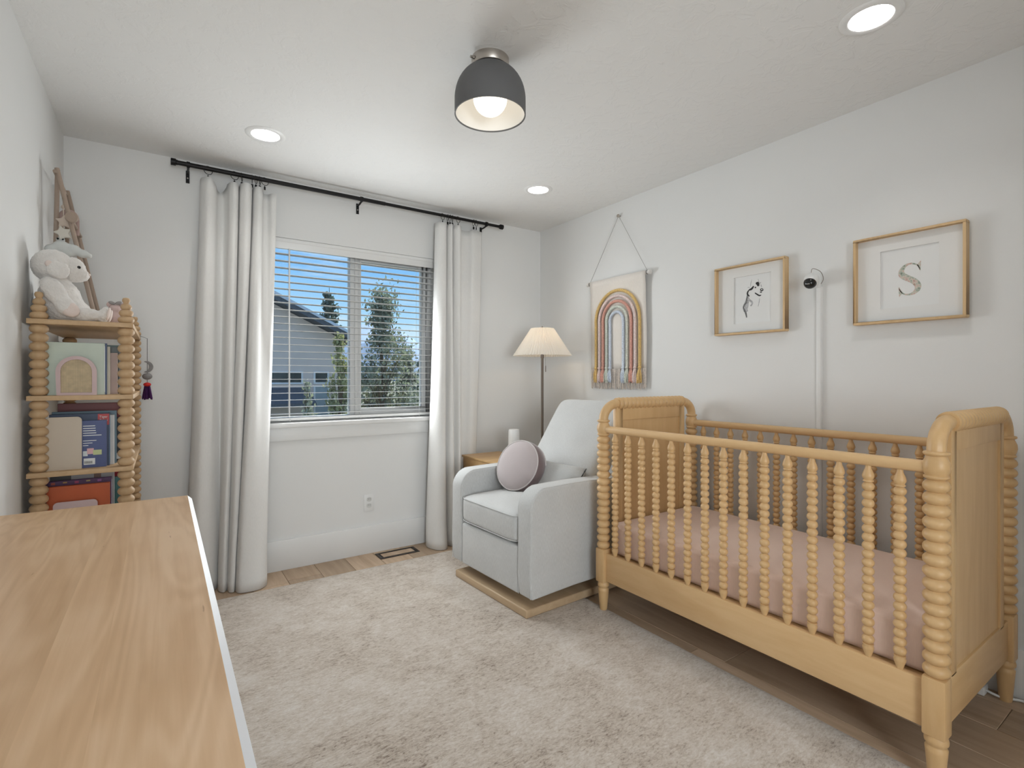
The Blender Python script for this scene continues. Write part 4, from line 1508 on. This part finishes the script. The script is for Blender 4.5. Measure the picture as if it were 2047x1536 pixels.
for s_ in (-1, 1):
    mb = MB().ball((-.335, py + s_ * .066, zt + .110), (.036, .028, .058), 16, 12, rotm('Y', -28)).ball((-.300, py + s_ * .076, zt + .055), (.033, .026, .042), 14, 10, rotm('Y', -34))
    am = blob('arm', mb, 'plush', pl, .006)
    part('paw_pad', MB().ball((-.285, py + s_ * .090, zt + .042), (.026, .010, .030), 12, 8, rotm('Y', -40)), 'plush_pink', am)
    mb = MB().ball((-.255, py + s_ * .045, zt + .030), (.068, .030, .028), 16, 12).ball((-.188, py + s_ * .045, zt + .034), (.016, .028, .034), 16, 10, rotm('Y', 12))
    lg = blob('leg', mb, 'plush', pl, .006)
    part('foot_pad', MB().ball((-.1765, py + s_ * .045, zt + .037), (.007, .022, .027), 14, 8, rotm('Y', 12)), 'plush_pink', lg)
    mb = MB().ball((-.322, py + s_ * .066, zt + .190), (.036, .015, .034), 16, 12, rotm('Y', 20) @ rotm('X', s_ * 10)).ball((-.338, py + s_ * .060, zt + .212), (.020, .012, .018), 12, 10)
    er = blob('ear', mb, 'plush', pl, .005)
    part('ear_lining', MB().ball((-.348, py + s_ * .068, zt + .210), (.012, .006, .013), 12, 8), 'plush_pink', er)
    part('eye', MB().ball((-.266, py + s_ * .034, zt + .212), .0062, 10, 8), 'eye', pl)
part('nose', MB().ball((-.2375, py, zt + .192), (.004, .008, .005), 10, 6), 'plush_pink', pl)

ms = empty('plush_mouse', (-.165, 2.70, zt))
tag(ms, 'small pink plush mouse with a bow behind the lamb foot', 'plush toy')
MP = plain('pink_felt', (0.60, 0.45, 0.42), 0.95, var=.06, scale=40)
mb = MB().ball((-.165, 2.70, zt + .032), (.030, .028, .034), 14, 10).ball((-.163, 2.70, zt + .072), (.024, .024, .022), 14, 10)
blob('body', mb, MP, ms, .005)
for s_ in (-1, 1):
    part('ear', MB().ball((-.163 + s_ * .020, 2.70, zt + .092), (.010, .005, .011), 10, 8), MP, ms)
part('bow', MB().ball((-.174, 2.690, zt + .098), (.012, .006, .007), 10, 6, rotm('Y', 20)).ball((-.152, 2.690, zt + .099), (.012, .006, .007), 10, 6, rotm('Y', -20)), plain('grey_bow', (.30, .28, .27), .8), ms)
wb = blob  # pale cloth toy at the wall
ct = empty('cloth_toy', (-.390, 2.72, zt))
tag(ct, 'plain white soft toy tucked behind the plush lamb', 'plush toy')
blob('body', MB().ball((-.385, 2.72, zt + .050), (.022, .05, .05), 14, 10).ball((-.386, 2.70, zt + .115), (.020, .034, .036), 14, 10), 'plush', ct, .005)
wr = empty('folded_muslin', (-.215, 2.74, zt))
tag(wr, 'small crumpled white muslin cloth behind the plush lamb', 'cloth')
blob('cloth', MB().ball((-.225, 2.76, zt + .030), (.035, .035, .030), 14, 10).ball((-.200, 2.77, zt + .045), (.026, .024, .026), 14, 10, rotm('Y', 30)), 'white', wr, .005)

# wooden play gym leaning in the corner, toys hanging from it
gym = empty('play_gym', (-.33, 3.00, zt))
tag(gym, 'wooden baby play gym with hanging felt toys on the bookshelf', 'play gym')
ga = Vector((-.368, 2.86, 2.085))
def dowel(a, b, r=.0085):
    return MB().tube([a, b], r, 12)
part('leg', dowel(ga, Vector((-.236, 2.90, zt + .003))), 'gymwood', gym)
part('leg', dowel(ga + Vector((0, .02, 0)), Vector((-.388, 2.94, zt + .003))), 'gymwood', gym)
gb = Vector((-.372, 3.18, 2.085))
part('leg', dowel(gb, Vector((-.240, 3.22, zt + .003))), 'gymwood', gym)
part('leg', dowel(gb + Vector((0, .02, 0)), Vector((-.390, 3.26, zt + .003))), 'gymwood', gym)
part('crossbar', dowel(Vector((-.372, 2.84, 2.065)), Vector((-.376, 3.22, 2.065)), .007), 'gymwood', gym)
part('spacer_bar', dowel(Vector((-.322, 2.845, 1.880)), Vector((-.326, 3.20, 1.880)), .007), 'gymwood', gym)
part('knob', MB().lathe([(.010, -.020), (.021, -.014), (.023, 0), (.021, .006), (.008, .008)], 18, (-.318, 2.842, 1.880), 'Y'), 'gymwood', gym)
ARCHP = plain('rose_felt', (0.42, 0.30, 0.27), .95, var=.05)
STAR = plain('cream_felt', (0.60, 0.50, 0.42), .95, var=.05)
CLOUD = plain('grey_white_felt', (0.62, 0.63, 0.61), .95, var=.03)
apts = [(-.352 + .028 * math.cos(R(180 - a)), 3.05, 1.92 + .036 * math.sin(R(a))) for a in range(0, 181, 15)]
part('felt_arch', MB().tube([(apts[0][0], 3.05, 1.85)] + apts + [(apts[-1][0], 3.05, 1.85)], .010, 10), ARCHP, gym)
cx_, cy_ = -.352, 2.90
part('cord', MB().tube([(-.370, 2.90, 2.06), (cx_, cy_, 2.00), (cx_, cy_, 1.70)], .0022, 6), STAR, gym)
part('wooden_bead', MB().ball((cx_, cy_, 1.995), .010, 12, 8), STAR, gym)
part('wooden_bead', MB().ball((cx_, cy_, 1.935), .008, 12, 8), STAR, gym)
def star(c, r, t, m, rot=0):
    poly = []
    for i in range(10):
        a = R(90 + 36 * i + rot)
        q = r if i % 2 == 0 else r * .55
        poly.append((c[0] + q * math.cos(a), c[2] + q * math.sin(a)))
    part('felt_star', MB().prism(poly, 'Y', c[1] - t, c[1] + t), m, gym, bev=.004, bseg=3)
star((cx_ + .004, cy_ - .012, 1.868), .030, .009, STAR)
star((cx_ + .002, cy_ - .020, 1.818), .033, .010, plain('ivory_felt', (0.66, 0.62, 0.55), .95), 18)
star((-.318, cy_ - .02, 1.655), .022, .007, plain('mint_felt', (0.45, 0.50, 0.46), .95), 10)
mb = MB()
for dx, dz, r in ((-.052, -.002, .024), (-.020, .012, .032), (.018, .004, .029), (.050, -.008, .022), (.070, -.014, .014), (0, -.010, .028)):
    mb.ball((-.335 + dx, cy_ - .03, 1.745 + dz), (r, .018, r * .85), 14, 10)
blob('felt_cloud', mb, CLOUD, gym, .005)
part('panda_charm', MB().ball((-.358, cy_, 1.700), (.017, .014, .018), 12, 8), CLOUD, gym)
for dx in (-.012, .012):
    part('charm_patch', MB().ball((-.358 + dx, cy_ - .010, 1.712), .0058, 8, 6), 'eye', gym)
part('panda_charm', MB().ball((-.360, cy_ - .005, 1.790), (.015, .012, .013), 12, 8), CLOUD, gym)
for dx in (-.008, .008):
    part('charm_patch', MB().ball((-.360 + dx, cy_ - .016, 1.793), .0042, 8, 6), 'eye', gym)

# ================================================================== WALL THINGS
# framed pictures
MATB = plain('mat_board', (0.80, 0.79, 0.77), .9, var=.01)
PAPER = plain('drawing_paper', (0.81, 0.81, 0.80), .9, var=.01)
def picture(y0, y1, z0, z1, label, opening):
    t = empty('picture_frame', (RW, (y0 + y1) / 2, z0))
    tag(t, label, 'picture')
    xa, xb, w = RW - .040, RW - .001, .011
    mb = MB().box(xa, xb, y0, y1, z0, z0 + w).box(xa, xb, y0, y1, z1 - w, z1).box(xa, xb, y0, y0 + w, z0 + w, z1 - w).box(xa, xb, y1 - w, y1, z0 + w, z1 - w)
    part('frame', mb, 'frame', t, bev=.0012, bseg=1)
    my0, my1, mz0, mz1 = opening
    mb = MB().box(RW - .016, RW - .010, y0 + w, my0, z0 + w, z1 - w).box(RW - .016, RW - .010, my1, y1 - w, z0 + w, z1 - w)
    mb.box(RW - .016, RW - .010, my0, my1, z0 + w, mz0).box(RW - .016, RW - .010, my0, my1, mz1, z1 - w)
    part('mat', mb, MATB, t, smooth=False)
    return t
def ribbon(pts, ws, xpl):
    """flat stroke in the wall plane: pts (y, z)"""
    P_ = smooth_path([(a, b, 0) for a, b in pts], 5)
    n = len(P_)
    L_, R_ = [], []
    for i, p in enumerate(P_):
        t = (P_[min(i + 1, n - 1)] - P_[max(i - 1, 0)])
        if t.length < 1e-9:
            t = Vector((1, 0, 0))
        t.normalize()
        w = ws(i / (n - 1)) / 2
        L_.append((xpl, p.x - t.y * w, p.y + t.x * w))
        R_.append((xpl, p.x + t.y * w, p.y - t.x * w))
    return MB().grid([L_, R_])
INK = {'d': plain('dark_ink', (0.035, 0.035, 0.035), .9, var=.5, scale=150), 'm': plain('mid_ink', (0.16, 0.16, 0.16), .9, var=.6, scale=150), 'l': plain('pale_ink', (0.46, 0.46, 0.47), .9, var=.3, scale=150)}
pd = picture(1.362, 1.763, 1.440, 1.822, 'square wood frame with a husky dog sketch', (1.448, 1.658, 1.500, 1.758))
sheet = part('art_sheet', MB().box(RW - .010, RW - .004, 1.38, 1.74, 1.46, 1.80), PAPER, pd, smooth=False)
STROKES = [('d', 0.0093, [(1.545, 1.697), (1.554, 1.686), (1.561, 1.682), (1.571, 1.68)]),
('d', 0.0068, [(1.571, 1.68), (1.579, 1.669), (1.58, 1.658), (1.569, 1.645)]),
('m', 0.0078, [(1.58, 1.658), (1.584, 1.633), (1.59, 1.611), (1.6, 1.6), (1.605, 1.587)]),
('l', 0.0087, [(1.578, 1.646), (1.571, 1.627), (1.556, 1.613), (1.554, 1.602), (1.563, 1.591)]),
('m', 0.0081, [(1.605, 1.587), (1.598, 1.574), (1.59, 1.555), (1.585, 1.531)]),
('l', 0.0233, [(1.58, 1.628), (1.587, 1.605), (1.593, 1.578), (1.585, 1.561)]),
('d', 0.0124, [(1.532, 1.706), (1.523, 1.709), (1.518, 1.693)]),
('l', 0.0031, [(1.52, 1.732), (1.513, 1.708), (1.504, 1.713)]),
('l', 0.0025, [(1.555, 1.735), (1.561, 1.715), (1.563, 1.697)]),
('d', 0.0062, [(1.539, 1.689), (1.531, 1.688)]),
('d', 0.0043, [(1.5, 1.678), (1.494, 1.673), (1.494, 1.667), (1.5, 1.666), (1.505, 1.669), (1.506, 1.675), (1.5, 1.678)]),
('m', 0.0068, [(1.51, 1.66), (1.499, 1.658)]),
('d', 0.0056, [(1.538, 1.66), (1.527, 1.651), (1.513, 1.642), (1.503, 1.643)]),
('l', 0.0028, [(1.505, 1.7), (1.5, 1.684)]),
('l', 0.0028, [(1.511, 1.628), (1.516, 1.601), (1.52, 1.584)]),
('l', 0.0028, [(1.58, 1.693), (1.573, 1.695), (1.568, 1.69)])]
for k, w, pts in STROKES:
    r_ = ribbon(pts, lambda f, w=w: 1.25 * w * (.35 + .65 * math.sin(PI * (.12 + .76 * f))), RW - .0102 - {'l': 0, 'm': .0002, 'd': .0004}[k])
    part('ink_stroke', r_, INK[k], sheet, smooth=False)
ps = picture(0.652, 1.051, 1.440, 1.828, 'square wood frame with a floral letter S', (.744, .952, 1.506, 1.760))
sheet = part('art_sheet', MB().box(RW - .010, RW - .004, .67, 1.03, 1.46, 1.81), PAPER, ps, smooth=False)
def s_mat():
    m, nt, b = new_mat('floral_print')
    v = coords(nt)
    col = ramp(nt, noise(nt, v, 60, 3, .6), [(.30, (.16, .20, .15)), (.42, (.42, .47, .40)), (.52, (.66, .60, .52)), (.60, (.62, .42, .38)), (.70, (.36, .30, .22))])
    nt.links.new(col, b.inputs['Base Color'])
    b.inputs['Roughness'].default_value = .9
    return m
SM = s_mat()
SG = [(.95, .73, .035), (.88, .86, .05), (.72, .94, .06), (.52, .965, .075), (.32, .92, .12), (.17, .80, .19), (.17, .67, .25), (.32, .575, .26), (.52, .50, .25), (.72, .41, .25), (.86, .29, .25), (.84, .16, .21), (.68, .065, .13), (.48, .035, .075), (.28, .06, .055), (.12, .16, .05), (.05, .28, .035)]
Y0_, Z0_, w_, h_ = .888, 1.553, .082, .141
spts = [(Y0_ - a * w_, Z0_ + b * h_) for a, b, c in SG]
def sw_(f):
    q = f * (len(SG) - 1)
    i = min(int(q), len(SG) - 2)
    return (SG[i][2] * (1 - (q - i)) + SG[i + 1][2] * (q - i)) * w_ * 1.18
mb = ribbon(spts, sw_, RW - .0103)
def tri(a, b, c):
    return [(RW - .0103, Y0_ - p[0] * w_, Z0_ + p[1] * h_) for p in (a, b, c)]
mb.add(tri((.82, .90), (1.0, 1.02), (.98, .72)), [(0, 1, 2)])
mb.add(tri((.20, .10), (.06, -.02), (.02, .28)), [(0, 1, 2)])
part('letter_print', mb, SM, sheet, smooth=False)

# baby monitor on its wall tube
CY_ = 1.212
mon = empty('baby_monitor', (RW, CY_, 1.64))
tag(mon, 'white baby monitor camera on a wall pole between the pictures', 'camera')
tube_p = part('cable_tube', MB().prism([(RW - .018 + .014 * 0, CY_)] and [(RW - a, CY_ + b) for a, b in [(0.0, -.013), (.010, -.013), (.016, -.009), (.018, 0), (.016, .009), (.010, .013), (0, .013)]], 'Z', .20, 1.642), 'white', mon)
part('tube_cap', MB().lathe([(.010, 0), (.011, .004), (.010, .022), (.006, .028)], 14, (RW - .016, CY_, 1.640)), 'white', mon)
hd = Vector((RW - .060, CY_ + .012, 1.672))
fdir = Vector((-.70, -.10, -.62)).normalized()          # looks down into the crib
q = fdir.to_track_quat('Z', 'Y').to_matrix()
part('camera_head', MB().ball(hd, (.034, .034, .044), 22, 14, q), 'white', mon)
part('camera_face', MB().ball(hd + fdir * .018, (.029, .029, .0325), 22, 14, q), plain('gloss_black_face', (.012, .011, .011), .12), mon)
part('lens', MB().lathe([(.009, 0), (.009, .002), (.001, .002)], 14), 'dark', mon, local=True)
l_ = [o for o in mon.children if o.name.startswith('lens')][-1]
l_.matrix_local = Matrix.Translation(hd + fdir * .0502 - Vector(mon.location)) @ q.to_4x4()
part('brand_mark', MB().obox((0, 0, 0), .012, .003, .0006), 'white', mon, local=True)
l_ = [o for o in mon.children if o.name.startswith('brand_mark')][-1]
l_.matrix_local = Matrix.Translation(hd + fdir * .0475 + q @ Vector((0, .012, 0)) - Vector(mon.location)) @ q.to_4x4()
part('mount_arm', MB().tube([hd + Vector((.022, 0, .0)), (RW - .022, CY_, 1.668), (RW - .016, CY_, 1.655)], .008, 10), 'white', mon)
part('cable', MB().tube(smooth_path([hd + Vector((.010, .005, .030)), hd + Vector((.012, .000, .058)), (RW - .022, CY_ - .012, 1.715), (RW - .010, CY_ - .020, 1.680), (RW - .012, CY_ - .008, 1.655)], 6), .0016, 6), 'pole', mon)

# rainbow wall hanging
HX = RW - .030
hang = empty('rainbow_wall_hanging', (RW, 2.53, 1.90))
tag(hang, 'cream fabric wall hanging with a braided rope rainbow', 'wall hanging')
CREAM = fabric('cream_canvas', (0.78, 0.73, 0.675), var=.05, weave=300, bstr=.2, sheen=.1)
RODM = plain('whitewashed_dowel', (0.74, 0.71, 0.67), .6)
zr = 1.893
part('dowel', MB().lathe([(.006, 2.232), (.0145, 2.235), (.0145, 2.254), (.0075, 2.258), (.0075, 2.808), (.0145, 2.812), (.0145, 2.831), (.006, 2.834)], 14, (HX, 0, zr), 'Y'), RODM, hang)
rows = []
for j in range(15):
    f = j / 14
    zz = zr + .012 - f * (zr + .012 - 1.262)
    row = []
    for i in range(15):
        Y = 2.272 + (2.795 - 2.272) * i / 14
        xo = HX - .0125 * math.cos(min(1, f * 9) * PI / 2) - .001 + .004 * math.sin(i * .9) * f * (1 if f > .2 else 0) + (.006 * f)
        row.append((xo, Y + .003 * math.sin(f * 7), zz))
    rows.append(row)
cv = part('canvas', MB().grid(rows), CREAM, hang, sharp=70)
md = cv.modifiers.new('thick', 'SOLIDIFY')
md.thickness = .002
part('rod_sleeve', MB().lathe([(.0125, 2.272), (.0125, 2.795)], 14, (HX, 0, zr), 'Y'), CREAM, hang)
part('hanging_cord', MB().tube([(HX, 2.262, zr + .010), (RW - .016, 2.528, 2.330)], .0014, 5).tube([(HX, 2.804, zr + .010), (RW - .016, 2.534, 2.330)], .0018, 5), plain('grey_cotton_cord', (0.34, 0.32, 0.30), .9), hang)
part('cord_loop', MB().tube([(HX + .012 * math.cos(a), 2.262, zr + .012 * math.sin(a)) for a in [2 * PI * i / 14 for i in range(14)]], .0016, 5, closed=True), 'dark', hang)
part('cord_loop', MB().tube([(HX + .012 * math.cos(a), 2.804, zr + .012 * math.sin(a)) for a in [2 * PI * i / 14 for i in range(14)]], .0016, 5, closed=True), 'dark', hang)
hk = tag(single('wall_hook', MB().lathe([(.006, 0), (.005, -.016), (.012, -.018), (.012, -.024), (.004, -.026)], 16, (RW, 2.531, 2.334), 'X'), 'nickel', (RW, 2.531, 2.334)), 'small round metal wall hook holding the rainbow hanging', 'hook')
ROPES = [('mustard', (0.72, 0.50, 0.20), 2.732, 2.318, 1.810), ('confetti_pink', (0.80, 0.66, 0.63), 2.697, 2.358, 1.772), ('terracotta', (0.70, 0.37, 0.30), 2.661, 2.394, 1.736),
         ('sage', (0.66, 0.69, 0.61), 2.625, 2.430, 1.697), ('pale_blue', (0.64, 0.70, 0.80), 2.591, 2.465, 1.660)]
for nm, c, ya, yb, ztop in ROPES:
    rm = plain(nm + '_yarn', c, .95, var=.22, scale=150, bstr=.6, bscale=260, bdist=.003)
    yc, rad = (ya + yb) / 2, (ya - yb) / 2
    zc = ztop - rad * 1.02
    pts = []
    for i in range(26):
        pts.append((HX - .010, ya, 1.270 + (zc - 1.270) * i / 26))
    for i in range(25):
        a = PI * i / 24
        pts.append((HX - .012, yc + rad * math.cos(a), zc + rad * 1.02 * math.sin(a)))
    for i in range(1, 27):
        pts.append((HX - .010, yb, zc - (zc - 1.270) * i / 26))
    # even spacing so that the twist is even
    ln = sum((Vector(pts[i + 1]) - Vector(pts[i])).length for i in range(len(pts) - 1))
    ns = int(ln / .0035)
    res, acc, k = [], 0.0, 0
    seglen = [(Vector(pts[i + 1]) - Vector(pts[i])).length for i in range(len(pts) - 1)]
    for i in range(ns + 1):
        d = ln * i / ns
        while k < len(seglen) - 1 and acc + seglen[k] < d:
            acc += seglen[k]
            k += 1
        res.append(Vector(pts[k]).lerp(Vector(pts[k + 1]), (d - acc) / seglen[k]))
    turns = ln / .022
    rf_ = lambda f, a, turns=turns: .0098 * (1 + .20 * math.cos(2 * a + 2 * PI * turns * f * 2))
    rp = part('rope', MB().tube(res, rf_, 12), rm, hang, sharp=70)
    rr = random.Random(len(nm))
    for ye in (ya, yb):
        mb = MB().lathe([(.0085, .004), (.0125, 0), (.0130, -.006), (.0085, -.012)], 12, (HX - .012, ye, 1.274))
        for k2 in range(30):
            a = rr.uniform(0, 2 * PI)
            r0 = .006 * math.sqrt(rr.random())
            r1 = r0 * 3.0 + .002
            L = rr.uniform(.074, .098)
            cx2, cy2 = math.cos(a), math.sin(a)
            mb.tube([(HX - .012 + r0 * cx2 * .6, ye + r0 * cy2, 1.266), (HX - .016 + r1 * .6 * cx2, ye + r1 * cy2 * .8, 1.262 - L * .45), (HX - .015 + r1 * .6 * cx2, ye + r1 * cy2, 1.262 - L)], [.0028, .0034, .0022], 5)
        part('rope_tassel', mb, rm, rp)
FR = plain('natural_fringe', (0.68, 0.61, 0.55), .95, var=.18, scale=120)
mb = MB()
rr = random.Random(8)
Y = 2.276
while Y < 2.795:
    L = rr.uniform(.128, .146)
    d = rr.uniform(-.006, .006)
    xo = HX + .004 + rr.uniform(-.004, .004)
    mb.tube([(xo, Y, 1.265), (xo - .002, Y + d * .4, 1.265 - L * .5), (xo + rr.uniform(-.003, .003), Y + d, 1.265 - L)], [.0030, .0027, .0022], 5)
    Y += .0048
fr_ = part('fringe', mb, FR, hang)
fr_['kind'] = 'stuff'

# ================================================================== FLOOR AND WALL SMALLS
vn = empty('floor_vent', (1.33, 3.338, 0))
tag(vn, 'dark framed flush floor vent below the window', 'vent')
vx0, vx1, vy0, vy1 = 1.192, 1.470, 3.276, 3.400
mb = MB()
w = .018
mb.box(vx0, vx1, vy0, vy0 + w, 0, .003).box(vx0, vx1, vy1 - w, vy1, 0, .003).box(vx0, vx0 + w, vy0 + w, vy1 - w, 0, .003).box(vx1 - w, vx1, vy0 + w, vy1 - w, 0, .003)
part('vent_frame', mb, 'bronze', vn, bev=.001, bseg=1)
part('slot_recess', MB().box(vx0 + w, vx1 - w, vy0 + w, vy1 - w, .0002, .0008), 'dark', vn, smooth=False)
part('insert', MB().box(vx0 + w + .010, vx1 - w - .010, vy0 + w + .010, vy1 - w - .010, .0008, .0035), 'oak', vn, bev=.001, bseg=1)

ot = empty('wall_outlet', (1.168, BW, .345))
tag(ot, 'white duplex wall outlet under the window', 'outlet')
part('cover_plate', MB().box(1.134, 1.203, BW - .006, BW, .288, .402), 'white', ot, bev=.002)
for zc in (.326, .368):
    poly = [(1.1685 + .0165 * math.copysign(min(1, abs(math.cos(a)) * 1.2), math.cos(a)), zc + .0145 * math.sin(a)) for a in [2 * PI * i / 20 for i in range(20)]]
    rc_ = part('receptacle', MB().prism(poly, 'Y', BW - .0075, BW - .006), plain('outlet_face', (.62, .62, .60), .4), ot)
    part('slots', MB().box(1.1615, 1.1630, BW - .0080, BW - .0075, zc, zc + .008).box(1.1740, 1.1755, BW - .0080, BW - .0075, zc, zc + .007), 'dark', rc_, smooth=False)

pw = empty('power_strip', (2.575, .63, 0))
tag(pw, 'white power strip on the floor behind the crib leg', 'power strip')
part('body', MB().box(2.552, 2.602, .585, .85, 0, .034), 'white', pw, bev=.005)
part('cord', MB().tube(smooth_path([(2.577, .585, .016), (2.580, .550, .010), (2.605, .515, .008), (2.622, .470, .008), (2.622, .30, .008)], 6), .0045, 8), 'white', pw)
